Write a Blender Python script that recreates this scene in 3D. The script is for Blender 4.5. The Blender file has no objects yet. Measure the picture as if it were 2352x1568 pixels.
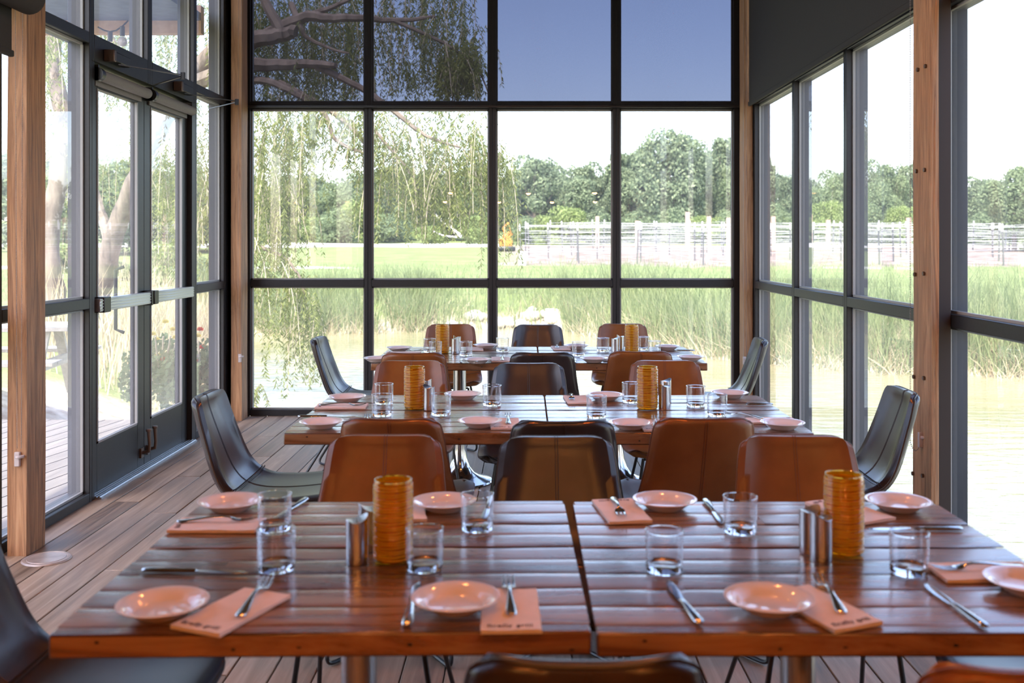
import bpy, math, random
import numpy as np
from mathutils import Vector, Matrix

# ------------------------------------------------------------------ camera, sky, sun, exposure
S = bpy.context.scene
COL = S.collection
R = math.radians
PI = math.pi
F = 2286.7            # focal length in pixels of the 2352 px wide frame (35 mm lens)
CX, CY = 1207.0, 556.0
EYE = 1.41
cam_d = bpy.data.cameras.new('camera'); cam = bpy.data.objects.new('camera', cam_d); COL.objects.link(cam)
cam.location = (0, 0, EYE); cam.rotation_euler = (PI/2, 0, 0)
cam_d.lens = 35; cam_d.sensor_width = 36
cam_d.shift_x = -(CX-1176)/2352; cam_d.shift_y = -(784-CY)/2352
cam_d.clip_start = 0.05; cam_d.clip_end = 600
cam_d.dof.use_dof = True; cam_d.dof.focus_distance = 5.6; cam_d.dof.aperture_fstop = 4.0
S.camera = cam

W = bpy.data.worlds.new('world'); S.world = W; W.use_nodes = True
wn = W.node_tree.nodes; wl = W.node_tree.links
sky = wn.new('ShaderNodeTexSky'); sky.sky_type = 'NISHITA'
sky.sun_disc = False; sky.sun_elevation = R(52); sky.sun_rotation = R(215)
sky.air_density = 1.0; sky.dust_density = 1.6; sky.ozone_density = 1.5
bg = wn['Background']; bg.inputs['Strength'].default_value = 0.40
tint = wn.new('ShaderNodeMix'); tint.data_type = 'RGBA'; tint.blend_type = 'MULTIPLY'; tint.inputs[0].default_value = 1; tint.inputs[7].default_value = (1.08,.985,1.01,1)
wl.new(sky.outputs[0], tint.inputs[6]); wl.new(tint.outputs[2], bg.inputs['Color'])

sun_d = bpy.data.lights.new('sun', 'SUN'); sun = bpy.data.objects.new('sun', sun_d); COL.objects.link(sun)
sun_d.energy = 4.6; sun_d.color = (1.0, .94, .84); sun_d.angle = R(.6)
sdir = Vector((-.16, -.66, 1.02)).normalized()          # towards the sun: behind and to the left
sun.rotation_euler = sdir.to_track_quat('Z', 'Y').to_euler(); sun.location = (-20, -30, 40)

S.view_settings.view_transform = 'Standard'; S.view_settings.look = 'None'
S.view_settings.gamma = 1; S.view_settings.use_curve_mapping = False
S.view_settings.exposure = 1.2
S.cycles.use_denoising = True
S.cycles.max_bounces = 16; S.cycles.transparent_max_bounces = 16
S.cycles.diffuse_bounces = 4; S.cycles.glossy_bounces = 4; S.cycles.transmission_bounces = 16
S.cycles.blur_glossy = 1.0
S.cycles.sample_clamp_indirect = 6.0

# ------------------------------------------------------------------ small helpers
def P(px, py, Y):                       # photograph pixel at depth Y -> point in the room
    return Vector(((px-CX)/F*Y, Y, EYE-(py-CY)/F*Y))
def ON(px, py, z):                      # photograph pixel on the level plane z -> (x, y)
    Y = F*(EYE-z)/(py-CY)
    return ((px-CX)/F*Y, Y)

class MB:
    def __init__(s): s.v = []; s.f = []
    def add(s, vs, fs):
        o = len(s.v); s.v += [tuple(v) for v in vs]; s.f += [tuple(i+o for i in f) for f in fs]; return s
    def box(s, x0, x1, y0, y1, z0, z1):
        return s.add([(x0,y0,z0),(x1,y0,z0),(x1,y1,z0),(x0,y1,z0),(x0,y0,z1),(x1,y0,z1),(x1,y1,z1),(x0,y1,z1)],
                     [(0,3,2,1),(4,5,6,7),(0,1,5,4),(1,2,6,5),(2,3,7,6),(3,0,4,7)])
    def bar(s, a, b, w, h, up=(0,0,1)):
        a, b = Vector(a), Vector(b); d = (b-a).normalized(); u = Vector(up)
        x = d.cross(u); x = (x if x.length > 1e-4 else d.cross(Vector((0,1,0)))).normalized(); u = x.cross(d)
        q = [a-x*w/2-u*h/2, a+x*w/2-u*h/2, a+x*w/2+u*h/2, a-x*w/2+u*h/2]
        q += [p+(b-a) for p in q]
        return s.add(q, [(0,1,2,3),(7,6,5,4),(0,4,5,1),(1,5,6,2),(2,6,7,3),(3,7,4,0)])
    def tube(s, pts, r, n=8, closed=False):
        pts = [Vector(p) for p in pts]; m = len(pts)
        rr = r if isinstance(r, (list, tuple)) else [r]*m
        t0 = (pts[1]-pts[0]).normalized()
        nx = t0.orthogonal().normalized(); vs = []
        for i in range(m):
            if closed: t = (pts[(i+1) % m]-pts[i-1]).normalized()
            else: t = (pts[min(i+1,m-1)]-pts[max(i-1,0)]).normalized()
            nx = (nx-t*nx.dot(t)).normalized(); ny = t.cross(nx)
            for k in range(n):
                a = 2*PI*k/n; vs.append(pts[i]+(nx*math.cos(a)+ny*math.sin(a))*rr[i])
        fs = []
        for i in range(m if closed else m-1):
            j = (i+1) % m
            for k in range(n):
                l = (k+1) % n; fs.append((i*n+k, i*n+l, j*n+l, j*n+k))
        if not closed: fs += [tuple(range(n-1,-1,-1)), tuple((m-1)*n+k for k in range(n))]
        return s.add(vs, fs)
    def lathe(s, prof, n=32, c=(0,0,0), sx=1, sy=1):
        vs = []; m = len(prof)
        for r, z in prof:
            for k in range(n):
                a = 2*PI*k/n; vs.append((c[0]+r*sx*math.cos(a), c[1]+r*sy*math.sin(a), c[2]+z))
        fs = []
        for i in range(m-1):
            for k in range(n):
                l = (k+1) % n; fs.append((i*n+k, i*n+l, (i+1)*n+l, (i+1)*n+k))
        return s.add(vs, fs)
    def ball(s, c, r, n=8, m=5):
        pr = [(max(r*math.sin(PI*i/m), 1e-5), -r*math.cos(PI*i/m)) for i in range(m+1)]
        return s.lathe(pr, n, c)
    def grid(s, rows):
        nu, nv = len(rows), len(rows[0])
        return s.add([p for r in rows for p in r],
                     [(i*nv+j, i*nv+j+1, (i+1)*nv+j+1, (i+1)*nv+j) for i in range(nu-1) for j in range(nv-1)])

def obj(name, mb, mat, parent=None, smooth=True, bevel=0, ang=35, seg=2):
    me = bpy.data.meshes.new(name)
    me.from_pydata([tuple(v) for v in mb.v], [], mb.f); me.update()
    if mat: me.materials.append(mat)
    if smooth:
        me.polygons.foreach_set('use_smooth', [True]*len(me.polygons)); me.set_sharp_from_angle(angle=R(ang))
    o = bpy.data.objects.new(name, me); COL.objects.link(o)
    if parent: o.parent = parent
    if bevel:
        b = o.modifiers.new('bevel', 'BEVEL'); b.width = bevel; b.segments = seg; b.limit_method = 'ANGLE'; b.angle_limit = R(40)
    return o
def quads(name, V, mat, parent=None):          # V: (n,4,3) array of loose quads -> one mesh
    n = len(V); me = bpy.data.meshes.new(name)
    me.vertices.add(n*4); me.vertices.foreach_set('co', np.asarray(V, np.float32).reshape(-1))
    me.loops.add(n*4); me.loops.foreach_set('vertex_index', np.arange(n*4, dtype=np.int32))
    me.polygons.add(n); me.polygons.foreach_set('loop_start', np.arange(0, n*4, 4, dtype=np.int32))
    me.update(calc_edges=True); me.materials.append(mat)
    o = bpy.data.objects.new(name, me); COL.objects.link(o)
    if parent: o.parent = parent
    return o
def tag(o, label, cat, group=None, kind=None):
    o['label'] = label; o['category'] = cat
    if group: o['group'] = group
    if kind: o['kind'] = kind
    return o
def thing(name, label, cat, loc=(0,0,0), rz=0, group=None):
    o = bpy.data.objects.new(name, None); COL.objects.link(o); o.empty_display_size = .1
    o.location = loc; o.rotation_euler = (0,0,rz)
    return tag(o, label, cat, group)
def struct(name, mb, mat, parent=None, **k):
    o = obj(name, mb, mat, parent, **k)
    if not parent: o['kind'] = 'structure'
    return o
def sroot(name, loc=(0,0,0), rz=0):
    o = bpy.data.objects.new(name, None); COL.objects.link(o); o.location = loc; o.rotation_euler = (0,0,rz); o['kind'] = 'structure'
    return o
def dup(root, loc, rz, label, group=None, scale=None):
    r = root.copy(); COL.objects.link(r); r.location = loc; r.rotation_euler = (0,0,rz); r['label'] = label
    if scale: r.scale = scale
    if group: r['group'] = group
    for ch in root.children:
        c = ch.copy(); COL.objects.link(c); c.parent = r
        for g in ch.children:
            d = g.copy(); COL.objects.link(d); d.parent = c
    return r
class Proto:                                    # first placement moves the prototype itself, later ones copy it
    def __init__(s, root): s.root = root; s.used = False
    def put(s, loc, rz, label, group=None, scale=None):
        if not s.used:
            s.used = True; r = s.root; r.location = loc; r.rotation_euler = (0,0,rz); r['label'] = label
            if group: r['group'] = group
            if scale: r.scale = scale
            return r
        return dup(s.root, loc, rz, label, group, scale)

# ------------------------------------------------------------------ materials
def mat(name, col=(.5,.5,.5), rough=.5, metal=0, **kw):
    m = bpy.data.materials.new(name); m.use_nodes = True
    b = m.node_tree.nodes['Principled BSDF']
    b.inputs['Base Color'].default_value = (*col, 1); b.inputs['Roughness'].default_value = rough; b.inputs['Metallic'].default_value = metal
    for k, v in kw.items(): b.inputs[k.replace('_', ' ')].default_value = v
    return m
def nodes(m): return m.node_tree.nodes, m.node_tree.links, m.node_tree.nodes['Principled BSDF']
def ramp(n, stops):
    r = n.new('ShaderNodeValToRGB'); e = r.color_ramp.elements
    while len(e) < len(stops): e.new(.5)
    for i, (p, c) in enumerate(stops): e[i].position = p; e[i].color = (*c, 1)
    return r
def coords(n, l, scale, out='Object'):
    t = n.new('ShaderNodeTexCoord'); mp = n.new('ShaderNodeMapping'); mp.inputs['Scale'].default_value = scale
    l.new(t.outputs[out], mp.inputs['Vector']); return mp
def wood(name, stops, scale, rough=(.3,.5), bump=.15, island=.35, dist=1.5, coat=0, det=8, nscale=1.0, spec=.5):
    m = mat(name); n, l, b = nodes(m)
    g = n.new('ShaderNodeNewGeometry'); mp = coords(n, l, scale)
    off = n.new('ShaderNodeVectorMath'); off.operation = 'ADD'
    sc = n.new('ShaderNodeVectorMath'); sc.operation = 'SCALE'; sc.inputs[3].default_value = 37.0
    l.new(g.outputs['Random Per Island'], sc.inputs[0]); l.new(mp.outputs[0], off.inputs[0]); l.new(sc.outputs[0], off.inputs[1])
    a = n.new('ShaderNodeTexNoise'); a.inputs['Scale'].default_value = nscale; a.inputs['Detail'].default_value = det; a.inputs['Roughness'].default_value = .65; a.inputs['Distortion'].default_value = dist
    l.new(off.outputs[0], a.inputs['Vector'])
    mx = n.new('ShaderNodeMath'); mx.operation = 'MULTIPLY_ADD'; mx.inputs[1].default_value = island; mx.inputs[2].default_value = -island/2
    l.new(g.outputs['Random Per Island'], mx.inputs[0])
    ad = n.new('ShaderNodeMath'); ad.operation = 'ADD'; l.new(a.outputs[0], ad.inputs[0]); l.new(mx.outputs[0], ad.inputs[1])
    r = ramp(n, stops); l.new(ad.outputs[0], r.inputs[0]); l.new(r.outputs[0], b.inputs['Base Color'])
    rr = n.new('ShaderNodeMapRange'); rr.inputs[1].default_value = .3; rr.inputs[2].default_value = .7; rr.inputs[3].default_value = rough[0]; rr.inputs[4].default_value = rough[1]
    l.new(a.outputs[0], rr.inputs[0]); l.new(rr.outputs[0], b.inputs['Roughness'])
    bp = n.new('ShaderNodeBump'); bp.inputs['Strength'].default_value = bump; bp.inputs['Distance'].default_value = .004
    l.new(a.outputs[0], bp.inputs['Height']); l.new(bp.outputs[0], b.inputs['Normal'])
    b.inputs['Specular IOR Level'].default_value = spec
    if coat: b.inputs['Coat Weight'].default_value = coat; b.inputs['Coat Roughness'].default_value = .16
    return m
def noisy(name, c1, c2, scale=20, rough=.6, bump=0, metal=0, det=4, dist=.002, spec=.5, lo=.35, hi=.65, vec=(1,1,1)):
    m = mat(name, c1, rough, metal); n, l, b = nodes(m)
    mp = coords(n, l, vec); a = n.new('ShaderNodeTexNoise'); a.inputs['Scale'].default_value = scale; a.inputs['Detail'].default_value = det
    l.new(mp.outputs[0], a.inputs['Vector']); r = ramp(n, [(lo,c1),(hi,c2)]); l.new(a.outputs[0], r.inputs[0]); l.new(r.outputs[0], b.inputs['Base Color'])
    b.inputs['Specular IOR Level'].default_value = spec
    if bump:
        bp = n.new('ShaderNodeBump'); bp.inputs['Strength'].default_value = bump; bp.inputs['Distance'].default_value = dist
        l.new(a.outputs[0], bp.inputs['Height']); l.new(bp.outputs[0], b.inputs['Normal'])
    return m
def leafmat(name, c1, c2, trans=.45, rough=.6):
    m = bpy.data.materials.new(name); m.use_nodes = True; n = m.node_tree.nodes; l = m.node_tree.links
    n.remove(n['Principled BSDF']); out = n['Material Output']
    g = n.new('ShaderNodeNewGeometry'); r = ramp(n, [(0,c1),(1,c2)]); l.new(g.outputs['Random Per Island'], r.inputs[0])
    d = n.new('ShaderNodeBsdfDiffuse'); t = n.new('ShaderNodeBsdfTranslucent'); mx = n.new('ShaderNodeMixShader'); mx.inputs[0].default_value = trans
    l.new(r.outputs[0], d.inputs[0]); l.new(r.outputs[0], t.inputs[0]); l.new(d.outputs[0], mx.inputs[1]); l.new(t.outputs[0], mx.inputs[2]); l.new(mx.outputs[0], out.inputs[0])
    return m
def glassmat(name, col, ior=1.47, rough=0):
    m = bpy.data.materials.new(name); m.use_nodes = True; n = m.node_tree.nodes; l = m.node_tree.links
    n.remove(n['Principled BSDF']); g = n.new('ShaderNodeBsdfGlass'); g.inputs['Color'].default_value = (*col,1); g.inputs['IOR'].default_value = ior; g.inputs['Roughness'].default_value = rough
    l.new(g.outputs[0], n['Material Output'].inputs[0]); return m
def panemat(name, veil=.075, tint=(.93,.96,.95), f0=.07, pw_=5):                  # window glass: clear, mirror by angle, a thin film of painted haze, as from overexposure
    m = bpy.data.materials.new(name); m.use_nodes = True; n = m.node_tree.nodes; l = m.node_tree.links
    n.remove(n['Principled BSDF']); out = n['Material Output']
    t = n.new('ShaderNodeBsdfTransparent'); t.inputs[0].default_value = (*tint,1)
    tl = n.new('ShaderNodeBsdfTranslucent'); tl.inputs[0].default_value = (.93,.91,.95,1)
    mp = coords(n, l, (1.2,1.2,.4)); no = n.new('ShaderNodeTexNoise'); no.inputs['Scale'].default_value = 1.5; no.inputs['Detail'].default_value = 3
    l.new(mp.outputs[0], no.inputs['Vector'])
    mm = n.new('ShaderNodeMath'); mm.operation = 'MULTIPLY'; mm.inputs[1].default_value = veil*2; l.new(no.outputs[0], mm.inputs[0])
    m1 = n.new('ShaderNodeMixShader'); l.new(mm.outputs[0], m1.inputs[0]); l.new(t.outputs[0], m1.inputs[1]); l.new(tl.outputs[0], m1.inputs[2])
    lw = n.new('ShaderNodeLayerWeight'); lw.inputs[0].default_value = .5
    pw = n.new('ShaderNodeMath'); pw.operation = 'POWER'; pw.inputs[1].default_value = pw_; l.new(lw.outputs['Facing'], pw.inputs[0])
    ma = n.new('ShaderNodeMath'); ma.operation = 'MULTIPLY_ADD'; ma.inputs[1].default_value = .9; ma.inputs[2].default_value = f0; l.new(pw.outputs[0], ma.inputs[0])
    gl = n.new('ShaderNodeBsdfGlossy'); gl.inputs['Roughness'].default_value = 0; gl.inputs[0].default_value = (1,1,1,1)
    m2 = n.new('ShaderNodeMixShader'); l.new(ma.outputs[0], m2.inputs[0]); l.new(m1.outputs[0], m2.inputs[1]); l.new(gl.outputs[0], m2.inputs[2])
    l.new(m2.outputs[0], out.inputs[0]); return m
def meshfabric(name, col, through):            # woven solar shade: dark yarn with open holes between
    m = bpy.data.materials.new(name); m.use_nodes = True; n = m.node_tree.nodes; l = m.node_tree.links
    n.remove(n['Principled BSDF']); out = n['Material Output']
    d = n.new('ShaderNodeBsdfDiffuse'); d.inputs[0].default_value = (*col,1)
    t = n.new('ShaderNodeBsdfTransparent'); t.inputs[0].default_value = (*through,1)
    a = n.new('ShaderNodeAddShader'); l.new(d.outputs[0], a.inputs[0]); l.new(t.outputs[0], a.inputs[1]); l.new(a.outputs[0], out.inputs[0]); return m

M = {}
M['table'] = wood('reclaimed_table_wood', [(.22,(.030,.012,.006)),(.42,(.125,.048,.019)),(.58,(.215,.090,.038)),(.78,(.37,.205,.105))], (1.6,16,16), rough=(.2,.38), bump=.35, island=.3, coat=.75)
M['floor'] = wood('grey_brown_floor_wood', [(.25,(.10,.066,.042)),(.45,(.235,.163,.112)),(.62,(.33,.24,.172)),(.8,(.45,.345,.262))], (24,1.3,24), rough=(.4,.6), bump=.3, island=.28, dist=.8)
M['deck'] = wood('weathered_deck_wood', [(.25,(.13,.112,.10)),(.5,(.19,.168,.152)),(.75,(.25,.225,.205))], (18,1.2,18), rough=(.6,.8), bump=.15, island=.2, dist=.8)
M['post'] = wood('reclaimed_fir', [(.24,(.07,.033,.015)),(.40,(.25,.125,.058)),(.6,(.42,.23,.115)),(.8,(.53,.34,.19))], (26,26,1.6), rough=(.55,.8), bump=.9, island=.15, dist=2.2)
M['ceiling'] = wood('ceiling_wood', [(.25,(.10,.05,.025)),(.6,(.22,.11,.055))], (18,1.2,18), rough=(.5,.7), island=.3)
M['wall'] = wood('dark_wall_boards', [(.25,(.028,.014,.008)),(.6,(.07,.034,.018))], (18,18,1.2), rough=(.5,.7), island=.3)
M['frame'] = noisy('charcoal_frame', (.011,.0105,.012), (.015,.0145,.0165), 60, rough=.46, spec=.5)
M['black'] = mat('black_steel', (.012,.012,.013), .35)
M['darkwood'] = mat('dark_brown_board', (.022,.011,.008), .6)
M['stop'] = mat('sunlit_glazing_stop', (.30,.30,.29), .5)  # grey lighter than the frame paints in sunlight on the stops
M['rod'] = mat('black_rod', (.014,.014,.015), .3)
M['chrome'] = mat('polished_steel', (.62,.62,.63), .13, 1)
M['steel'] = noisy('brushed_steel', (.55,.54,.54), (.68,.67,.66), 6, rough=.26, metal=1, vec=(60,60,1))
M['alu'] = mat('aluminium', (.62,.63,.66), .35, 1)
M['tan'] = noisy('tan_leather', (.175,.056,.015), (.22,.076,.021), 9, rough=.29, bump=.06, spec=.36)
M['dark'] = noisy('dark_brown_leather', (.024,.0155,.0145), (.036,.024,.022), 9, rough=.28, bump=.06, spec=.55)
M['tanpipe'] = mat('tan_welt', (.12,.036,.013), .4)
M['darkpipe'] = mat('dark_welt', (.02,.013,.012), .4)
M['plate'] = mat('glazed_porcelain', (.80,.71,.69), .10, Coat_Weight=.4, Coat_Roughness=.05)
M['napkin'] = noisy('salmon_paper', (.76,.62,.56), (.80,.66,.61), 40, rough=.85, bump=.05)
M['ink'] = mat('dark_ink', (.09,.055,.06), .8)
M['glass'] = glassmat('clear_glass', (.99,.99,.995))
M['thin'] = panemat('thin_glass', .0, (.965,.965,.97), .06, 3)
M['amber'] = glassmat('amber_glass', (1.0,.80,.27), 1.45)
M['thread'] = mat('amber_thread', (.82,.49,.04), .12, Transmission_Weight=.55, IOR=1.4)
M['pane'] = panemat('window_glass')
M['amberwall'] = panemat('amber_wall', .13, (.97,.72,.17), .06, 3)
for q in M['amberwall'].node_tree.nodes:
    if q.type == 'BSDF_TRANSLUCENT': q.inputs[0].default_value = (.85,.52,.03,1)
M['shade'] = meshfabric('solar_shade', (.022,.020,.020), (.105,.103,.128))
M['opaque_shade'] = noisy('charcoal_shade', (.022,.020,.019), (.028,.025,.024), 300, rough=.8)
M['tubeshade'] = noisy('grey_shade_cloth', (.20,.185,.18), (.25,.235,.225), 200, rough=.7)
M['chain'] = mat('bead_chain', (.30,.28,.27), .35, .6)
M['clip'] = mat('clear_plastic_clip', (.62,.55,.54), .25, Transmission_Weight=.3)
M['bronze'] = noisy('bronze_cover', (.36,.29,.26), (.50,.42,.38), 14, rough=.42, bump=.25, metal=.45)
M['bolt'] = mat('rusty_bolt', (.16,.12,.10), .45, .8)
M['soffit'] = noisy('blue_grey_soffit', (.10,.13,.22), (.13,.16,.26), 12, rough=.7)
M['bark'] = noisy('willow_bark', (.13,.10,.075), (.25,.20,.155), 9, rough=.9, bump=.8, dist=.03, vec=(1,1,.25))
M['deadwood'] = noisy('bleached_wood', (.62,.57,.52), (.78,.74,.70), 8, rough=.8, vec=(1,1,.3))
M['willow'] = leafmat('willow_leaf', (.14,.175,.045), (.37,.40,.15), .55)
M['twig'] = mat('willow_twig', (.52,.44,.33), .8)
M['leaf_dark'] = leafmat('oak_leaf', (.12,.165,.095), (.33,.385,.22), .42)  # tree leaf colours lightened to paint in distant haze
M['leaf_mid'] = leafmat('maple_leaf', (.13,.18,.09), (.30,.36,.19), .45)
M['leaf_light'] = leafmat('shrub_leaf', (.18,.25,.07), (.36,.42,.17), .45)
M['reed'] = leafmat('reed_blade', (.15,.20,.085), (.37,.41,.20), .4)
M['straw'] = leafmat('dry_reed', (.42,.34,.20), (.70,.60,.42), .3)
M['vinewire'] = mat('white_wire', (.80,.80,.82), .5)
M['vinepost'] = mat('dark_post', (.10,.10,.10), .6)
M['whitecap'] = mat('white_cap', (.85,.85,.85), .6)
M['pinkpost'] = noisy('new_timber', (.50,.30,.22), (.62,.40,.30), 12, rough=.8)
M['orange'] = mat('orange_paint', (.70,.22,.03), .4)
M['rose_y'] = leafmat('yellow_petal', (.80,.62,.14), (.90,.76,.30), .4)
M['rose_r'] = leafmat('red_petal', (.62,.05,.03), (.80,.13,.06), .4)
M['rock'] = noisy('shore_rock', (.55,.51,.45), (.75,.71,.65), 3, rough=.9, bump=.5)
M['bench'] = wood('bench_wood', [(.25,(.42,.36,.30)),(.7,(.66,.60,.52))], (12,1.2,12), rough=(.6,.8), island=.2)
M['greenpaint'] = mat('green_bench_board', (.30,.38,.33), .6)

# ------------------------------------------------------------------ the room
XL, XR, YB, YR, ZC = -2.36, 1.80, 8.08, -3.6, 4.1
rng = random.Random(5)
fl = MB(); x = XL-.02
while x < XR+.02:
    w = .141; y = YR
    while y < YB+.02:
        L = rng.uniform(1.6, 3.8); y2 = min(y+L, YB+.02)
        fl.box(x+.0025, min(x+w, XR+.05)-.0025, y+.001, y2-.001, -.03, rng.uniform(-.0008,.0008)); y = y2
    x += w
struct('floor', fl, M['floor'], bevel=.0025, seg=1)
struct('floor_base', MB().box(XL-.14, XR+.14, YR, YB+.14, -.25, -.031), M['black'])
cl = MB(); x = XL-.14
while x < XR+.14:
    cl.box(x+.003, x+.147, YR, YB+.14, ZC, ZC+.03); x += .15
struct('ceiling', cl, M['ceiling'])
struct('roof_slab', MB().box(XL-1.0, XR+.9, YR-.3, YB+.9, ZC+.031, ZC+.25), M['frame'])
wr = MB()
for i in range(30):
    wr.box(XL-.14+i*.15, XL-.14+i*.15+.146, YR-.06, YR, 0, ZC)
struct('wall_rear', wr, M['wall'])
for nm, xa, y0 in (('wall_left', XL-.10, YR), ('wall_right', XR+.02, YR)):
    wb = MB()
    for i in range(37):
        wb.box(xa, xa+.08, y0+i*.15, y0+i*.15+.147, 0, ZC)
    struct(nm, wb, M['wall'])

wcount = [0]
def bay(origin, rz, width, rails, hm=.03, depth=.12, glass=.05, skip=(), l=None, r=None):
    """one framed bay: u along the wall (local x), outward local y; rails = [(z0,z1)...] from floor to head"""
    wcount[0] += 1
    o = sroot('window_%d' % wcount[0], origin, rz)
    l = hm if l is None else l; r = hm if r is None else r
    f = MB(); z0, z1 = rails[0][0], rails[-1][1]
    f.box(0, l, 0, depth, z0, z1); f.box(width-r, width, 0, depth, z0, z1)
    for a, b in rails: f.box(l, width-r, 0, depth, a, b)
    s = MB()                                   # inner glazing stops
    for (a, b), (c, d) in zip(rails[:-1], rails[1:]):
        for q in ((l, l+.012, b, c), (width-r-.012, width-r, b, c)): s.box(q[0], q[1], glass-.018, glass-.004, q[2], q[3])
        s.box(l, width-r, glass-.018, glass-.004, b, b+.012); s.box(l, width-r, glass-.018, glass-.004, c-.012, c)
    obj('window_frame', f, M['frame'], o, bevel=.003, seg=1)
    obj('glazing_stop', s, M['stop'], o, smooth=False)
    for i, ((a, b), (c, d)) in enumerate(zip(rails[:-1], rails[1:])):
        if i in skip: continue
        obj('glass', MB().add([(l,glass,b),(width-r,glass,b),(width-r,glass,c),(l,glass,c)], [(0,1,2,3)]), M['pane'], o, smooth=False)
    return o
RAILS = [(0,.05),(1.048,1.105),(2.488,2.548),(4.04,4.10)]
xs = [-2.29, -1.279, -.268, .738, 1.745]
for i in range(4):
    bay((xs[i], YB, 0), 0, xs[i+1]-xs[i], RAILS, l=.055 if i == 0 else .03, r=.055 if i == 3 else .03)
struct('trim_1', MB().box(XL-.12, -2.29, YB-.05, YB+.12, 0, ZC), M['frame'], bevel=.003)
struct('trim_2', MB().box(1.745, XR+.12, YB-.05, YB+.12, 0, ZC), M['frame'], bevel=.003)
# left wall: near windows, the narrow window by the post, the sidelight after the doors
H = PI/2
bay((XL, 2.0, 0), H, 2.46, RAILS)
bay((XL, 4.46, 0), H, .96, RAILS)
bay((XL, 7.12, 0), H, .70, RAILS)
# door head and the transom lights over the doors
bay((XL, 5.42, 0), H, .84, [(2.40,2.548),(4.04,4.10)], r=.035)
bay((XL, 6.26, 0), H, .86, [(2.40,2.548),(4.04,4.10)], l=.035)
struct('trim_3', MB().box(XL-.12, XL, 5.42, 5.455, 0, 2.40).box(XL-.12, XL, 7.045, 7.12, 0, 2.40), M['frame'], bevel=.003)
# right wall
for y1, w in ((7.84,1.14),(6.70,1.09),(5.61,1.12)):
    bay((XR, y1, 0), -H, w, RAILS)
struct('trim_4', MB().box(XR, XR+.12, 4.32, 4.49, 0, ZC), M['frame'], bevel=.003)
bay((XR, 4.36, 0), -H, 2.30, [(0,.05),(1.048,1.105),(2.42,2.48),(4.04,4.10)], l=.04)
struct('trim_5', MB().box(XR, XR+.12, 7.84, 8.03, 0, ZC).box(XL-.12, XL, 7.82, 8.03, 0, ZC), M['frame'], bevel=.003)

# doors
def door(n, y0, y1, hinge_far):
    o = sroot('door_%d' % n, (XL-.035, y0, 0), H)
    w = y1-y0; st = .105; f = MB()
    f.box(0, st, 0, .045, .015, 2.385).box(w-st, w, 0, .045, .015, 2.385)
    f.box(st, w-st, 0, .045, .015, .285).box(st, w-st, 0, .045, 2.27, 2.385)
    obj('door_frame', f, M['frame'], o, bevel=.002, seg=1)
    obj('glass', MB().add([(st,.022,.285),(w-st,.022,.285),(w-st,.022,2.27),(st,.022,2.27)], [(0,1,2,3)]), M['pane'], o, smooth=False)
    s = MB()
    for q in ((st,st+.012,.285,2.27),(w-st-.012,w-st,.285,2.27)): s.box(q[0],q[1],-.004,.012,q[2],q[3])
    s.box(st,w-st,-.004,.012,.285,.297)
    obj('glazing_bead', s, M['stop'], o, smooth=False)
    bz = 1.062; b = MB()
    b.box(.02, w-.02, -.055, -.015, bz-.036, bz+.036)
    for k in range(4): b.box(.02, w-.02, -.058, -.054, bz-.030+k*.017, bz-.022+k*.017)
    pb = obj('push_bar', b, M['alu'], o, bevel=.002, seg=1)
    c = MB()
    e = (.015,.085) if hinge_far else (.06,.15)
    c.box(e[0], e[1], -.062, -.004, bz-.043, bz+.043)
    if not hinge_far: c.box(w-.03, w-.004, -.062, -.004, bz-.046, bz+.046)
    obj('bar_housing', c, M['black'], pb, bevel=.004)
    u = w-.05 if not hinge_far else .05
    h = MB(); h.tube([(u, -.012, .10), (u, -.05, .11), (u, -.055, .15), (u, -.05, .235)], [.012,.012,.010,.012], 8); h.lathe([(0.001,-.008),(.016,-.008),(.018,0),(.016,.008),(.001,.008)], 12, (u,-.05,.24)); h.box(u-.022,u+.022,-.012,0,.07,.13)
    obj('foot_bolt', h, M['bolt'], o)
    g = MB(); uu = st*.55 if hinge_far else w-st*.55
    if not hinge_far:
        g.tube([(uu-.13,.05,.86),(uu-.13,.10,.88),(uu-.13,.10,1.24),(uu-.13,.05,1.26)], .011, 8)
        obj('pull_handle', g, M['black'], o)
    return o
door(1, 5.457, 6.248, False); door(2, 6.252, 7.043, True)
th = MB(); th.box(XL-.09, XL+.035, 5.457, 7.05, 0, .012)
for k in range(6): th.box(XL-.085+k*.02, XL-.073+k*.02, 5.457, 7.05, .012, .0165)
struct('trim_6', th, M['alu'])
def closer(y, label):
    t = thing('door_closer', label, 'door closer', (XL, y, 2.455))
    obj('body', MB().box(.002, .055, -.02, .20, -.028, .028), M['frame'], t, bevel=.006)
    obj('end_cap', MB().box(.0, .062, -.055, -.02, -.034, .034), M['bolt'], t, bevel=.006)
    a = MB(); a.bar((.04,.05,-.034),(.33,.28,-.055),.012,.006); a.bar((.33,.28,-.062),(.03,.62,-.062),.012,.006)
    a.lathe([(.001,-.02),(.014,-.02),(.014,.02),(.001,.02)], 10, (.33,.28,-.06))
    obj('arm', a, M['black'], t)
closer(5.62, 'dark door closer with folded arm above the near glass door leaf')
closer(6.72, 'dark door closer with folded arm above the far glass door leaf')

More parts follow.
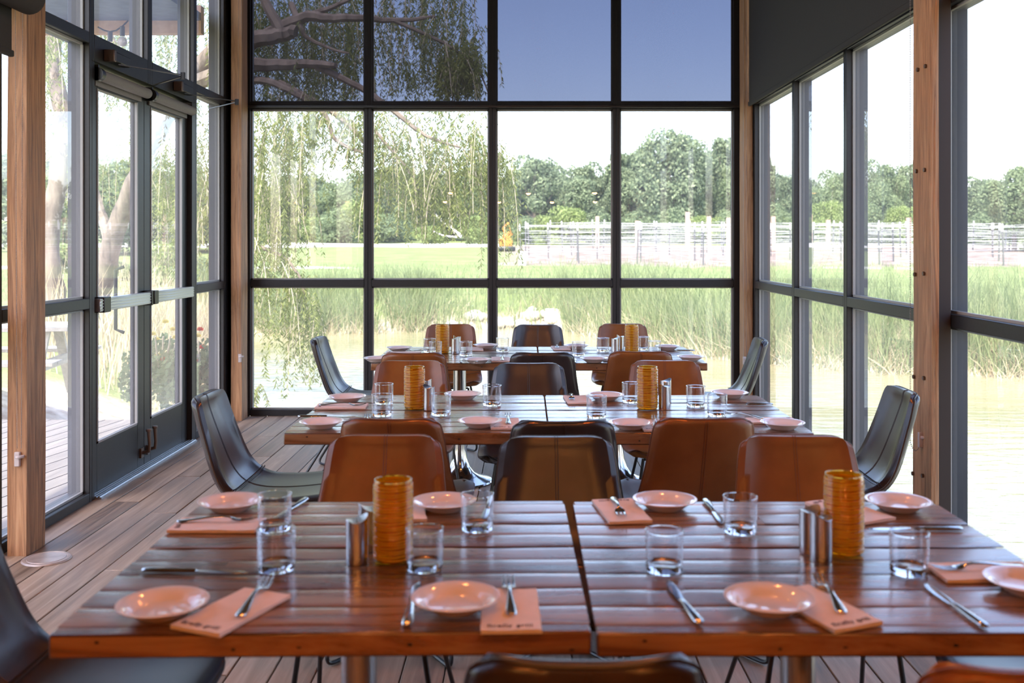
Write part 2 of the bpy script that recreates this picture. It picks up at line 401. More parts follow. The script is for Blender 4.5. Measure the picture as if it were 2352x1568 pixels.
# timber posts
def post(loc, sx, sy, h, bolts=()):
    o = sroot('timber_post', loc)
    m = MB(); nz = 40; rows = []
    per = []
    for (ax, ay, bx, by) in ((0,0,sx,0),(sx,0,sx,sy),(sx,sy,0,sy),(0,sy,0,0)):
        for k in range(6):
            t = k/6; per.append((ax+(bx-ax)*t, ay+(by-ay)*t))
    r2 = random.Random(int(loc[1]*100))
    ph = [r2.uniform(0,6) for _ in per]
    for i in range(nz+1):
        z = h*i/nz; rows.append([(px+.0022*math.sin(z*5+ph[k])*(1 if k % 2 else .5), py+.0022*math.sin(z*4+ph[k]*2), z) for k, (px,py) in enumerate(per)])
        rows[-1].append(rows[-1][0])
    m.grid(rows)
    obj('timber', m, M['post'], o, ang=60)
    for (bx, by, bz, ax) in bolts:
        b = MB()
        if ax == 'x': b.lathe([(.001,-.006),(.009,-.006),(.009,.006),(.001,.006)], 6, (0,0,0))
        q = [(z, x2, y2) for (x2, y2, z) in b.v]; b.v = [(bx-z*1.2, by+y2, bz+x2) for (z, x2, y2) in q]
        obj('bolt', b, M['bolt'], o)
    return o
post((-2.326, 4.47, 0), .086, .175, ZC)
bl = []
for (a, b) in (((2110,160),(2128,152)),((2107,393),(2126,390)),((2103,630),(2124,628)),((2101,865),(2124,868)),((2099,1087),(2121,1092))):
    for (px, py) in (a, b):
        Y = 1.71*F/(px-CX); bl.append((-.002, Y-4.195, EYE-(py-CY)/F*Y, 'x'))
post((1.71, 4.195, 0), .032, .195, ZC, bl)
struct('trim_7', MB().box(1.743, 1.80, 4.21, 4.39, 0, ZC), M['darkwood'], bevel=.003)
post((-2.325, 7.86, 0), .085, .16, ZC)
post((1.725, 7.86, 0), .07, .16, ZC)

# roller shades
def chain(mb, a, b, step=.0068, r=.0024):
    a, b = Vector(a), Vector(b); n = int((b-a).length/step)
    for i in range(n+1): mb.ball(a+(b-a)*i/n, r, 5, 3)
def guide(c, parent, flip=1):
    g = MB(); x, y, z = c
    g.box(x-.012, x+.012, y-.004, y+.014, z-.035, z+.03); g.lathe([(.001,-.006),(.02,-.006),(.02,.006),(.001,.006)], 14, (x+.012*flip, y, z+.01))
    obj('chain_guide', g, M['clip'], parent, bevel=.003)
t = thing('roller_shade', 'dark woven sun shade hung across the upper panes of the back window', 'roller shade', (0, 8.04, 0))
obj('shade_fabric', MB().add([(-2.28,0,2.51),(1.74,0,2.51),(1.74,0,4.02),(-2.28,0,4.02)], [(0,1,2,3)]), M['shade'], t, smooth=False)
obj('hem_bar', MB().box(-2.28, 1.74, -.008, .008, 2.495, 2.515), M['black'], t, bevel=.003)
c = MB(); chain(c, (-2.262,-.21,.52), (-2.255,-.21,4.0)); chain(c, (-2.236,-.21,.52), (-2.236,-.21,4.0))
obj('chain', c, M['chain'], t, ang=180); guide((-2.249,-.205,.50), t)
c = MB(); chain(c, (1.715,-.21,.50), (1.715,-.21,4.0)); chain(c, (1.735,-.21,.50), (1.735,-.21,4.0))
obj('chain', c, M['chain'], t, ang=180); guide((1.725,-.205,.48), t)
t = thing('roller_shade', 'charcoal opaque shade drawn down over the top of the right window wall', 'roller shade', (1.76, 0, 0))
obj('shade_fabric', MB().box(-.002,.002, 4.42, 7.83, 2.50, 4.03), M['opaque_shade'], t, smooth=False)
obj('hem_bar', MB().box(-.010,.010, 4.42, 7.83, 2.478, 2.512), M['opaque_shade'], t, bevel=.004)
c = MB(); a = Vector((-.098, 4.30, .545)); chain(c, a, (-.098, 4.30, 4.0), .0075, .0026)
for k in range(14):
    q = k/13; c.ball((-.098+.045*q, 4.30, .545-.035*math.sin(PI*q)), .0026, 5, 3)
obj('chain', c, M['chain'], t, ang=180); guide((-.053,4.292,.56), t)
t = thing('roller_shade', 'rolled dark shade with hanging hem at the near left window', 'roller shade', (-2.2, 3.2, 2.49))
ty = MB(); ty.tube([(0,-1.1,0),(0,1.215,0)], .072, 24); obj('shade_roll', ty, M['opaque_shade'], t)
obj('shade_fabric', MB().box(-.074,-.071,-1.1,1.2,-.24,.0), M['opaque_shade'], t, smooth=False)
obj('hem_bar', MB().box(-.084,-.060,-1.1,1.205,-.262,-.232), M['opaque_shade'], t, bevel=.006)
c = MB(); chain(c, (-.056,1.255,-2.0), (-.045,1.245,0)); chain(c, (-.075,1.255,-2.0), (-.078,1.245,0)); obj('chain', c, M['chain'], t, ang=180); guide((-.078,1.26,-2.05), t)
for y0, y1, lab in ((5.47, 6.20, 'grey shade rolled up at the head of the near glass door leaf'), (6.26, 7.03, 'grey shade rolled up at the head of the far glass door leaf')):
    t = thing('roller_shade', lab, 'roller shade', (XL+.005, y0, 2.335))
    obj('shade_roll', MB().tube([(0,.03,0),(0,y1-y0,0)], .032, 20), M['tubeshade'], t)
    b = MB(); b.tube([(0,-.005,0),(0,.035,0)], .037, 16); b.box(-.035,.01,-.005,.01,-.037,.05); obj('bracket', b, M['black'], t)
    obj('hem_bar', MB().box(-.036,-.028,.05,y1-y0-.02,-.055,-.02), M['tubeshade'], t)

# round cover let into the floor
t = thing('floor_outlet_cover', 'round pale metal outlet cover on the floor by the left timber post', 'outlet cover', (*ON(107,1284,0), 0))
obj('cover_plate', MB().lathe([(.001,.008),(.080,.008),(.082,.006),(.086,.006),(.088,.008),(.098,.007),(.103,.003),(.104,.0008)], 48), M['bronze'], t, ang=25)

# pendant lamps (they hang above the frame)
def bulbmat():
    m = bpy.data.materials.new('lit_filament_bulb'); m.use_nodes = True; n = m.node_tree.nodes; l = m.node_tree.links
    n.remove(n['Principled BSDF']); e = n.new('ShaderNodeEmission'); e.inputs[0].default_value = (1.0,.36,.085,1); e.inputs[1].default_value = BULB
    l.new(e.outputs[0], n['Material Output'].inputs[0]); return m
BULB = 165.0
M['bulb'] = bulbmat()
M['lampshade'] = mat('copper_lampshade', (.55,.22,.09), .3, 1)
t = thing('pendant_lamp', 'x', 'pendant lamp')
obj('cord', MB().tube([(0,0,.16),(0,0,1.2)], .004, 6), M['black'], t)
obj('lamp_shade', MB().lathe([(.02,.16),(.03,.15),(.06,.11),(.14,.01),(.142,.01),(.062,.115),(.032,.155),(.02,.165)], 28), M['lampshade'], t)
obj('bulb', MB().ball((0,0,.035), .045, 16, 10), M['bulb'], t)
lamp = Proto(t)
for i, (lx, ly, lz) in enumerate([(-.55,.15,2.80),(.62,.10,2.80),(-.45,3.3,2.9),(.6,3.3,2.9),(-1.3,-1.0,2.25),(.05,-1.2,2.25),(1.2,-1.0,2.25),(-1.5,-2.3,2.15),(-.5,-2.5,2.15),(.5,-2.5,2.15),(1.3,-2.3,2.15)]):
    lamp.put((lx,ly,lz), 0, ['copper pendant lamp hanging over the left table of the front row','copper pendant lamp hanging over the right table of the front row','copper pendant lamp hanging over the left table of the middle row','copper pendant lamp hanging over the right table of the middle row'][i] if i < 4 else 'copper pendant lamp in the rear of the dining room', 'pendant lamps' if i < 4 else 'pendant lamps at the rear')

# ------------------------------------------------------------------ tables
TZ = .75
def make_table(yaw0=0):
    t = thing('dining_table', 'x', 'table')
    w, d, th = .915, .855, .042
    m = MB(); r2 = random.Random(3); n = 9; pw = (d-.07)/n; y = -d/2+.035
    m.box(-w/2+.004, w/2-.004, -d/2+.01, d/2-.01, TZ-th, TZ-.008)
    for i in range(n):
        dz = r2.uniform(-.0012,.0012); rows = []; ns = 12
        cuts = [-w/2] + sorted(r2.uniform(-.3,.3) for _ in range(1 if i % 2 else 0)) + [w/2]
        for a, b in zip(cuts[:-1], cuts[1:]):
            rows = []
            for j in range(9):
                q = (0,.015,.06,.25,.5,.75,.94,.985,1)[j]; yy = y+.0004+q*(pw-.0008); edge = min(q, 1-q)
                rows.append([(a+(b-a)*k/ns, yy, TZ+dz+.0004*math.sin(k*1.3+i*2+j*.4)-(.0014 if edge < .01 else (.0006 if edge < .03 else (.0002 if edge < .1 else 0)))) for k in range(ns+1)])
            m.grid(rows)
        y += pw
    m.box(-w/2, w/2, -d/2, -d/2+.035, TZ-th, TZ-.0005); m.box(-w/2, w/2, d/2-.035, d/2, TZ-th, TZ-.0005)
    tp = obj('tabletop', m, M['table'], t, bevel=.004, seg=2, ang=12)
    for k in range(5):
        ink = MB(); xx = -w/2+.08+k*.19+r2.uniform(-.05,.05); ink.box(xx, xx+r2.uniform(.003,.009), -d/2-.0003, -d/2+.002, (z1 := TZ-th*r2.uniform(.3,.85)), z1+r2.uniform(.002,.006))
        obj('nail_mark', ink, M['black'], tp, smooth=False)
    obj('column', MB().lathe([(.0375,.14),(.0375,.68)], 32), M['steel'], t)
    obj('top_plate', MB().lathe([(.001,.68),(.13,.68),(.13,.705),(.001,.705)], 24), M['black'], t)
    obj('base', MB().lathe([(.001,.002),(.19,.002),(.195,.006),(.19,.014),(.165,.022),(.12,.036),(.085,.058),(.06,.095),(.046,.145),(.040,.20),(.0375,.24),(.036,.24)], 48), M['chrome'], t)
    return t
TB = Proto(make_table())
rows = [('front', 2.11, -.353, .578), ('middle', 3.873, -.380, .542), ('back', 5.865, -.388, .537)]
for nm, y, xl, xr in rows:
    TB.put((xl, y, 0), R(1.0) if nm == 'front' else 0, f'left square plank table of the {nm} table row', 'square dining tables')
    TB.put((xr, y, 0), 0, f'right square plank table of the {nm} table row', 'square dining tables')

# ------------------------------------------------------------------ chairs
PROF = [(-.314,.819),(-.308,.803),(-.297,.772),(-.283,.731),(-.266,.685),(-.247,.635),(-.227,.585),(-.206,.540),(-.180,.502),(-.148,.474),(-.110,.457),(-.06,.448),(0,.446),(.06,.448),(.12,.453),(.18,.460),(.23,.466),(.262,.468),(.278,.464)]
def interp(p, u):
    x = u*(len(p)-1); i = min(int(x), len(p)-2); t = x-i
    p0 = p[max(i-1,0)]; p1 = p[i]; p2 = p[i+1]; p3 = p[min(i+2,len(p)-1)]
    return [0.5*((2*b)+(-a+c)*t+(2*a-5*b+4*c-d)*t*t+(-a+3*b-3*c+d)*t**3) for a,b,c,d in zip(p0,p1,p2,p3)]
HW = [.146,.163,.170,.176,.181,.189,.198,.207,.216,.223,.228,.231,.232,.232,.231,.229,.225,.215,.185]
def halfw(u): return interp([(h,) for h in HW], u)[0]
def shell(u0, u1, nu=18, nv=14, T=.032, capa=True, capb=True):
    """closed cushion between profile fractions u0..u1; returns MB and edge loops"""
    top, bot = [], []
    for i in range(nu+1):
        u = u0+(u1-u0)*i/nu
        y, z = interp(PROF, u); ya, za = interp(PROF, max(u-.01,0)); yb, zb = interp(PROF, min(u+.01,1))
        t = Vector((0, yb-ya, zb-za)).normalized(); nrm = Vector((0, -t.z, t.y))
        if nrm.z < 0 and nrm.y < 0: nrm = -nrm
        hw = halfw(u); back = max(0, min(1, (.5-u)/.4))
        # corner rounding at the free ends
        rt, rb = [], []
        for j in range(nv+1):
            q = -1+2*j/nv; s = math.sin(q*PI/2)*.35+q*.65
            cup = .030*back*s*s*abs(s) + .012*(1-back)*s*s*s*s
            drop = 0
            endu = min(u/.10, (1-u)/.08, 1)
            x = s*hw
            ed = min(1, (1-abs(s))/.12); th = T*(.35+.65*math.sqrt(max(0, 1-(1-ed)**2)))
            th *= (.55+.45*math.sqrt(max(0, 1-(1-endu)**2)))
            pc = Vector((x, y, z)) + nrm*cup
            # rounded top corners: pull the outer columns down along the profile
            if u < .16: pc += t*(.022*(abs(s)**8)*(1-u/.16))
            if u > .9: pc -= t*(.040*(abs(s)**6)*((u-.9)/.1))
            bb = max(0,min(1,(abs(s)-.55)/.40)); bu = max(0,min(1,(.11-u)/.07)); bb = max(bb*bb*(3-2*bb), bu*bu*(3-2*bu))*min(1,u/.03)*(1 if u < .5 else max(0,1-(u-.5)/.1))
            rt.append(pc+nrm*(th/2+.007*bb*(1 if ed >= .5 else ed*2))); rb.append(pc-nrm*th/2)
        top.append(rt); bot.append(rb)
    m = MB(); n1, n2 = nu+1, nv+1
    m.grid(top)
    o = len(m.v); m.v += [p for r in bot for p in r]
    m.f += [(o+i*n2+j, o+(i+1)*n2+j, o+(i+1)*n2+j+1, o+i*n2+j+1) for i in range(nu) for j in range(nv)]
    for i in range(nu):
        a, b = i*n2, (i+1)*n2; m.f += [(a, b, o+b, o+a), (a+nv, o+a+nv, o+b+nv, b+nv)]
    for j in range(nv):
        a = nu*n2; m.f += [(j, o+j, o+j+1, j+1), (a+j, a+j+1, o+a+j+1, o+a+j)]
    edge = lambda rows_, other: [(p+q)/2 for p, q in zip(rows_, other)]
    left = [(top[i][0]+bot[i][0])/2 for i in range(n1)]; right = [(top[i][nv]+bot[i][nv])/2 for i in range(n1)]
    first = edge(top[0], bot[0]); last = edge(top[nu], bot[nu])
    ctop = [r[nv//2] for r in top]; cbot = [r[nv//2] for r in bot]
    return m, left, right, first, last, ctop, cbot, top
def make_chair(lm, pm):
    t = thing('dining_chair', 'x', 'chair')
    us = .50
    m, l, r, a, b, ct, cb, tp = shell(0, us)
    bk = obj('backrest', m, M[lm], t, ang=50)
    w = MB(); w.tube(l[::-1]+a+r, .0042, 6)
    sm = MB()
    for cc in (ct, cb):
        for dx in (-.004, .004): sm.tube([p+Vector((dx,0,0)) for p in cc], .0013, 5)
    obj('welt', w, M[pm], bk); obj('seam', sm, M[pm], bk)
    m, l, r, a, b, ct, cb, tp = shell(us, 1)
    st = obj('seat', m, M[lm], t, ang=50)
    w = MB(); w.tube(l+b+r[::-1], .0042, 6)
    sm = MB()
    for k in (0, 1):
        sm.tube([p+Vector((0,.004+.010*k,.0008)) for p in tp[0]], .0016, 5)
    for dx in (-.004, .004): sm.tube([p+Vector((dx,0,0)) for p in ct], .0013, 5)
    obj('welt', w, M[pm], st); obj('seam', sm, M[pm], st)
    # four rods: down from the seat, bent at the floor, back to a crossing under the seat
    f = MB(); f.box(-.15, .15, -.09, -.065, .418, .428).box(-.15, .15, .155, .18, .428, .438); f.box(-.012,.012,-.09,.18,.420,.426)
    obj('seat_frame', f, M['rod'], t)
    for sx in (-1, 1):
        for fy, ft, zt in ((-.335,-.080,.422),(.160,.158,.432)):
            q = .008; pts = [Vector((sx*.150, ft, zt))]; foot = Vector((sx*.212, fy, q)); cen = Vector((sx*.012, -.045, q))
            d1 = (pts[0]-foot).normalized(); d2 = (cen-foot).normalized(); rr = .045
            for k in range(7):
                s = k/6; p0 = foot+d1*rr; p2 = foot+d2*rr
                pts.append(p0*(1-s)**2+foot*2*s*(1-s)+p2*s*s)
            pts.append(cen)
            obj('leg', MB().tube(pts, .0072, 8), M['rod'], t)
    return t
TAN, DARK = Proto(make_chair('tan','tanpipe')), Proto(make_chair('dark','darkpipe'))
CH = [
 (TAN,(-.425,2.735),180,'tan leather chair facing us across the left front table'),
 (DARK,(.098,2.715),181,'dark leather chair facing us at the joint of the front tables'),
 (TAN,(.805,2.725),178,'reddish tan leather chair facing us across the right front table'),
 (DARK,(.085,1.700),0,'dark chair seen from behind at the near side of the front row'),
 (TAN,(.715,1.672),1,'tan chair seen from behind at the bottom right corner'),
 (DARK,(-.945,2.08),-90,'dark leather chair at the left end of the front row'),
 (DARK,(1.205,2.12),90,'dark leather chair at the right end of the front row, only its seat showing'),
 (TAN,(-.435,3.615),-3,'tan chair with its back to us at the left middle table'),
 (DARK,(.115,3.575),2,'dark chair with its back to us at the joint of the middle tables'),
 (TAN,(.590,3.625),2,'tan chair with its back to us at the right middle table'),
 (TAN,(-.568,4.645),180,'tan chair facing us across the left middle table'),
 (DARK,(.020,4.545),181,'dark chair facing us at the joint of the middle tables'),
 (TAN,(.685,4.65),179,'tan chair facing us across the right middle table'),
 (TAN,(-.597,5.585),0,'tan chair with its back to us at the left back table'),
 (DARK,(.085,5.60),1,'dark chair with its back to us at the joint of the back tables'),
 (TAN,(.630,5.655),-2,'tan chair with its back to us at the right back table'),
 (TAN,(-.534,6.835),180,'tan chair nearest the back window, facing us at the left'),
 (DARK,(.087,6.79),180,'dark chair nearest the back window, facing us in the middle'),
 (TAN,(.692,6.87),179,'tan chair nearest the back window, facing us at the right'),
 (DARK,(-.945,3.86),-90,'dark leather chair in profile at the left end of the middle row'),
 (DARK,(1.215,3.97),88,'dark leather chair in profile at the right end of the middle row'),
 (DARK,(-.985,6.11),-90,'dark leather chair in profile at the left end of the back row'),
 (DARK,(1.14,6.06),86,'dark leather chair in profile at the right end of the back row'),
]
for pr, (x, y), a, lab in CH: pr.put((x, y, 0), R(a), lab, 'leather dining chairs')

# ------------------------------------------------------------------ tableware prototypes
def make_plate():
    t = thing('plate', 'x', 'plate')
    pr = [(.001,.0035),(.046,.0035),(.050,.005),(.056,.0105),(.066,.0170),(.0775,.0218),(.0790,.0228),(.0790,.0240),(.0778,.0244),(.066,.0203),(.0565,.0150),(.0520,.0092),(.047,.0066),(.001,.0065)]
    obj('dish', MB().lathe(pr, 64), M['plate'], t, ang=60)
    obj('foot_ring', MB().lathe([(.038,.0036),(.039,.0004),(.042,.0004),(.046,.0040)], 48), M['plate'], t)
    return t
def make_glass():
    t = thing('drinking_glass', 'x', 'glass')
    w = MB().lathe([(.0368,.010),(.0372,.02),(.0384,.0812)], 48); w.lathe([(.0352,.0165),(.0355,.022),(.0368,.0812)], 48)
    w.v = w.v
    obj('wall', w, M['thin'], t, ang=50)
    obj('rim', MB().tube([(.0376*math.cos(2*PI*k/40), .0376*math.sin(2*PI*k/40), .0814) for k in range(40)], .0014, 8, True), M['glass'], t)
    pr = [(.0005,.0015),(.030,.0005),(.0345,.001),(.0362,.004),(.0368,.0105),(.0368,.0125),(.0350,.0165),(.0335,.0150),(.026,.0130),(.0005,.0125)]
    obj('thick_base', MB().lathe(pr, 48), M['glass'], t, ang=40)
    return t
def make_votive():
    t = thing('candle_holder', 'x', 'candle holder')
    w = MB().lathe([(.0385,.004),(.0390,.02),(.0390,.1655)], 56); w.lathe([(.0355,.012),(.0360,.02),(.0365,.1655)], 56)
    obj('glass_wall', w, M['amberwall'], t, ang=60)
    obj('rim', MB().tube([(.0378*math.cos(2*PI*k/48), .0378*math.sin(2*PI*k/48), .1657) for k in range(48)], .0016, 8, True), M['glass'], t)
    sp = []; n = 25
    for k in range(n*36+1):
        a = 2*PI*k/36; u = k/(n*36); sp.append(((.0398+.0003*math.sin(a*2.3))*math.cos(a), (.0398+.0003*math.sin(a*2.3))*math.sin(a), .0055+u*.153+.0009*math.sin(a*1.37)))
    obj('glass_thread', MB().tube(sp, .0021, 6), M['thread'], t)
    obj('base', MB().lathe([(.0005,.001),(.034,.0005),(.0385,.003),(.0388,.008),(.034,.012),(.0005,.009)], 48), M['amber'], t)
    return t
def make_shaker():
    t = thing('shaker', 'x', 'shaker')
    m = MB(); n = 40; r = .0225
    def zt(x): return .0865+.0085*(x/r)**2+.0045*x/r
    rings = [(r*.97,0,0),(r,.002,0)]+[(r,.02,0),(r,.05,0),(r,.075,0)]
    vs, fs = [], []
    for rr, z, _ in rings: vs += [(rr*math.cos(2*PI*k/n), rr*math.sin(2*PI*k/n), z) for k in range(n)]
    for rr in (r, r*.97):
        vs += [(rr*math.cos(2*PI*k/n), rr*math.sin(2*PI*k/n), zt(r*math.cos(2*PI*k/n))+(.0008 if rr < r else 0)) for k in range(n)]
    nr = len(rings)+2
    for i in range(nr-1): fs += [(i*n+k, i*n+(k+1)%n, (i+1)*n+(k+1)%n, (i+1)*n+k) for k in range(n)]
    m.add(vs, fs); b = (nr-1)*n
    for k in range(n//2): m.f.append((b+k, b+k+1, b+(n-k-1)%n, b+(n-k)%n)) if k not in (0,) else m.f.append((b, b+1, b+n-1))
    m.f.append(tuple(range(n-1,-1,-1)))
    bd = obj('body', m, M['steel'], t, ang=40)
    h = MB()
    for (x, y) in ((0,0),(.006,.006),(-.006,.006),(.006,-.006),(-.006,-.006)):
        h.lathe([(.0001,.0012),(.0013,.0012),(.0013,-.001)], 8, (x, y, zt(x)))
    obj('pour_hole', h, M['black'], bd)
    return t
def strip(pts):
    """flatware strip: pts = (s, halfwidth, z, thickness)"""
    m = MB(); vs = []
    for s, h, z, th in pts:
        for a, b in ((-1,.3),(-.6,1),(0,1.25),(.6,1),(1,.3)): vs.append((a*h, s, z+th*b/2))
        for a, b in ((1,-.3),(.6,-.8),(-.6,-.8),(-1,-.3)): vs.append((a*h, s, z+th*b/2))
    n = 9; k = len(pts); fs = [(i*n+j, i*n+(j+1)%n, (i+1)*n+(j+1)%n, (i+1)*n+j) for i in range(k-1) for j in range(n)]
    fs += [tuple(range(n))[::-1], tuple((k-1)*n+j for j in range(n))]
    return m.add(vs, fs)
def make_fork():
    t = thing('fork', 'x', 'fork')
    h = strip([(-.095,.003,.0035,.003),(-.093,.0075,.0035,.0035),(-.085,.0100,.0035,.004),(-.07,.0098,.0045,.0042),(-.045,.0070,.0075,.0042),(-.015,.0042,.011,.0042),(.01,.0036,.012,.004),(.024,.0042,.0105,.0035),(.031,.0085,.008,.003)])
    obj('handle', h, M['chrome'], t, ang=70)
    hd = strip([(.0305,.0085,.008,.003),(.036,.0118,.0062,.0025),(.043,.0125,.0045,.0022),(.050,.0126,.0038,.0022)])
    for k in (-1, 0, 1):
        x = k*.0092
        mm = strip([(.049,.0031,.0038,.0022),(.065,.0026,.0040,.002),(.08,.0022,.0062,.0018),(.092,.0016,.0095,.0015),(.096,.0006,.0105,.001)])
        mm.v = [(a+x, b, c) for a, b, c in mm.v]; hd.add(mm.v, mm.f)
    obj('tines', hd, M['chrome'], t, ang=70)
    return t
def make_knife():
    t = thing('knife', 'x', 'knife')
    obj('handle', strip([(-.108,.003,.004,.004),(-.105,.0075,.0042,.006),(-.095,.0096,.0045,.0075),(-.06,.0086,.0045,.0078),(-.025,.0066,.0045,.0075),(-.002,.0052,.0045,.007),(.003,.0062,.0042,.005)]), M['chrome'], t, ang=70)
    b = MB(); L = [(.003,-.0058,.0058),(.02,-.0074,.0075),(.05,-.0082,.0088),(.08,-.0074,.0092),(.098,-.004,.0082),(.107,.001,.0062),(.110,.004,.005)]
    vs = []
    for s, a, c in L: vs += [(a, s, .0035), (a*.2+c*.8, s, .0047), (c, s, .0044), (c, s, .0028), (a*.2+c*.8, s, .0025)]
    fs = [(i*5+j, i*5+(j+1)%5, (i+1)*5+(j+1)%5, (i+1)*5+j) for i in range(len(L)-1) for j in range(5)]+[(4,3,2,1,0), tuple((len(L)-1)*5+j for j in range(5))]
    obj('blade', b.add(vs, fs), M['chrome'], t, ang=50)
    return t
fc = bpy.data.curves.new('lettering', 'FONT'); fc.body = 'firefly grill'; fc.size = .0165; fc.align_x = 'CENTER'; fc.align_y = 'CENTER'; fc.extrude = .00015; fc.space_character = 1.12; fc.offset = .00022
fc.materials.append(M['ink'])
tmp = bpy.data.objects.new('tmp', fc); COL.objects.link(tmp); bpy.context.view_layer.update()
text_me = bpy.data.meshes.new_from_object(tmp.evaluated_get(bpy.context.evaluated_depsgraph_get())); bpy.data.objects.remove(tmp)
if not text_me.materials: text_me.materials.append(M['ink'])
def make_napkin():
    t = thing('napkin', 'x', 'napkin')
    m = MB(); r2 = random.Random(2); w, d = .103, .20
    for k in range(3):
        z0 = k*.0024; rows_ = []
        for i in range(15):
            y = -d/2+d*i/14
            rows_.append([(-w/2+w*j/8+(.0006*math.sin(i+k*2)), y, z0+.0024+(.0006*math.sin(i*.7+j*.9+k) if k == 2 else 0)) for j in range(9)])
        n2 = 9; o = len(m.v); m.grid(rows_)
        low = [[(p[0], p[1], z0+.0004) for p in r] for r in rows_]; o2 = len(m.v); m.v += [p for r in low for p in r]
        for i in range(14): m.f += [(o+i*n2, o+(i+1)*n2, o2+(i+1)*n2, o2+i*n2), (o+i*n2+8, o2+i*n2+8, o2+(i+1)*n2+8, o+(i+1)*n2+8)]
        for j in range(8): m.f += [(o+j, o2+j, o2+j+1, o+j+1), (o+14*n2+j, o+14*n2+j+1, o2+14*n2+j+1, o2+14*n2+j)]
    obj('folded_paper', m, M['napkin'], t, ang=50)
    tx = bpy.data.objects.new('lettering', text_me); COL.objects.link(tx); tx.parent = t; tx.location = (-.002, -d/2+.017, .0083)
    return t
PL, GL, VO, SH = Proto(make_plate()), Proto(make_glass()), Proto(make_votive()), Proto(make_shaker())
FK, KN, NP = Proto(make_fork()), Proto(make_knife()), Proto(make_napkin())

ZT = TZ+.0008
def on(px, py, z=ZT): x, y = ON(px, py, z); return Vector((x, y, 0))
def plate(px, py, lab, dz=0): x, y = ON(px, py, TZ+.019); PL.put((x, y, ZT+.0006+dz), 0, lab, 'pink side plates')
def glass(px, py, lab): x, y = ON(px, py, ZT); GL.put((x, y, ZT+.0004), rng.uniform(0,6), lab, 'drinking glasses')
def votive(px, py, lab): x, y = ON(px, py, ZT); VO.put((x, y, ZT+.0004), rng.uniform(0,6), lab, 'amber candle holders')
def shaker(px, py, rot, lab): x, y = ON(px, py, ZT); SH.put((x, y, ZT+.0004), R(rot), lab, 'steel shakers')
def flat(pr, head, tail, lab, grp, z, half):
    a, b = on(*head, ZT+z), on(*tail, ZT+z); c = (a+b)/2; d = a-b
    pr.put((c.x, c.y, ZT+z), math.atan2(d.y, d.x)-PI/2, lab, grp)
def fork(tip, end, lab, z=.0082): flat(FK, tip, end, lab, 'forks', z, .095)
def knife(tip, end, lab, z=.0006): flat(KN, tip, end, lab, 'table knives', z, .11)
def napkin(px, py, rot, lab): x, y = ON(px, py, ZT+.007); NP.put((x, y, ZT+.0005), R(rot), lab, 'printed paper napkins')

# front row
T = 'of the front row'
plate(374,1388,'pink plate at the near left corner of the left front table')
plate(1047,1383,'pink plate on the near side of the left front table, half on a napkin', .006)
plate(1766,1385,'pink plate on the near side of the right front table, overlapping a napkin', .006)
plate(530,1153,'pink plate at the far left corner of the left front table')
plate(1020,1153,'pink plate right of the candle holder at the far edge of the left front table')
plate(1527,1150,'pink plate at the far edge of the right front table, left of a glass')
plate(2063,1153,'pink plate at the far right corner of the right front table')
plate(2362,1336,'pink plate cut off by the right border of the photo')
glass(635,1308,'tumbler nearest the left end of the front row, before another tumbler')
glass(631,1216,'tumbler standing just behind another at the left end of the front row')
glass(975,1306,'tumbler right of the amber candle holder on the left front table, behind a plate')
glass(1096,1216,'tumbler at the far edge of the left front table, beside a plate')
glass(1526,1311,'tumbler on the right front table nearest the table joint')
glass(1700,1222,'tumbler beside the knife at the far edge of the right front table')
glass(2088,1316,'tumbler right of the amber candle holder on the right front table')
votive(903,1284,'tall ribbed amber candle holder on the left front table')
votive(1938,1268,'tall ribbed amber candle holder on the right front table')
shaker(820,1293,20,'steel shaker left of the candle holder on the left front table')
shaker(847,1262,200,'steel shaker half hidden behind its twin on the left front table')
shaker(1886,1286,200,'front steel shaker left of the candle holder on the right front table')
shaker(1860,1268,20,'rear steel shaker left of the candle holder on the right front table')
napkin(535,1399,-22,'napkin with a fork right of the near left corner plate, left front table')
napkin(1172,1397,2,'napkin under the fork right of the plate, near side of the left front table')
napkin(1885,1391,22,'napkin under the fork right of the plate, near side of the right front table')
napkin(500,1203,-90,'napkin under the sideways fork at the left end of the front row')
napkin(1426,1170,188,'napkin under the upside-down fork beside the table joint, right front table')
napkin(1950,1170,205,'napkin behind the candle holder on the right front table')
napkin(2262,1310,92,'napkin under the sideways fork at the right end of the front row')
napkin(925,1168,190,'napkin mostly hidden behind the candle holder on the left front table')
fork((624,1326),(541,1430),'fork leaning across the napkin at the near left of the front row')
fork((1166,1322),(1176,1428),'fork lying straight on the napkin, near side of the left front table')
fork((1872,1318),(1944,1423),'fork slanting on the napkin, near side of the right front table')
fork((588,1196),(416,1199),'fork lying sideways at the left end of the front row')
fork((1428,1186),(1410,1150),'fork pointing at us on the napkin beside the table joint')
fork((2145,1310),(2345,1303),'fork lying sideways at the right end of the front row')
knife((592,1318),(304,1312),'knife lying sideways at the left end of the front row')
knife((956,1345),(934,1437),'knife left of the plate, near side of the left front table')
knife((1533,1340),(1607,1434),'knife left of the plate, near side of the right front table')
knife((1662,1206),(1618,1148),'knife pointing at us left of a tumbler, far edge of the right front table')
knife((1992,1219),(2216,1217),'knife lying sideways right of the candle holder on the right front table')
knife((2122,1345),(2265,1444),'knife slanting at the near right of the right front table')
knife((628,1198),(702,1149),'knife behind the tumblers at the left end of the front row')
knife((1113,1190),(1127,1148),'knife behind the tumbler at the far edge of the left front table')
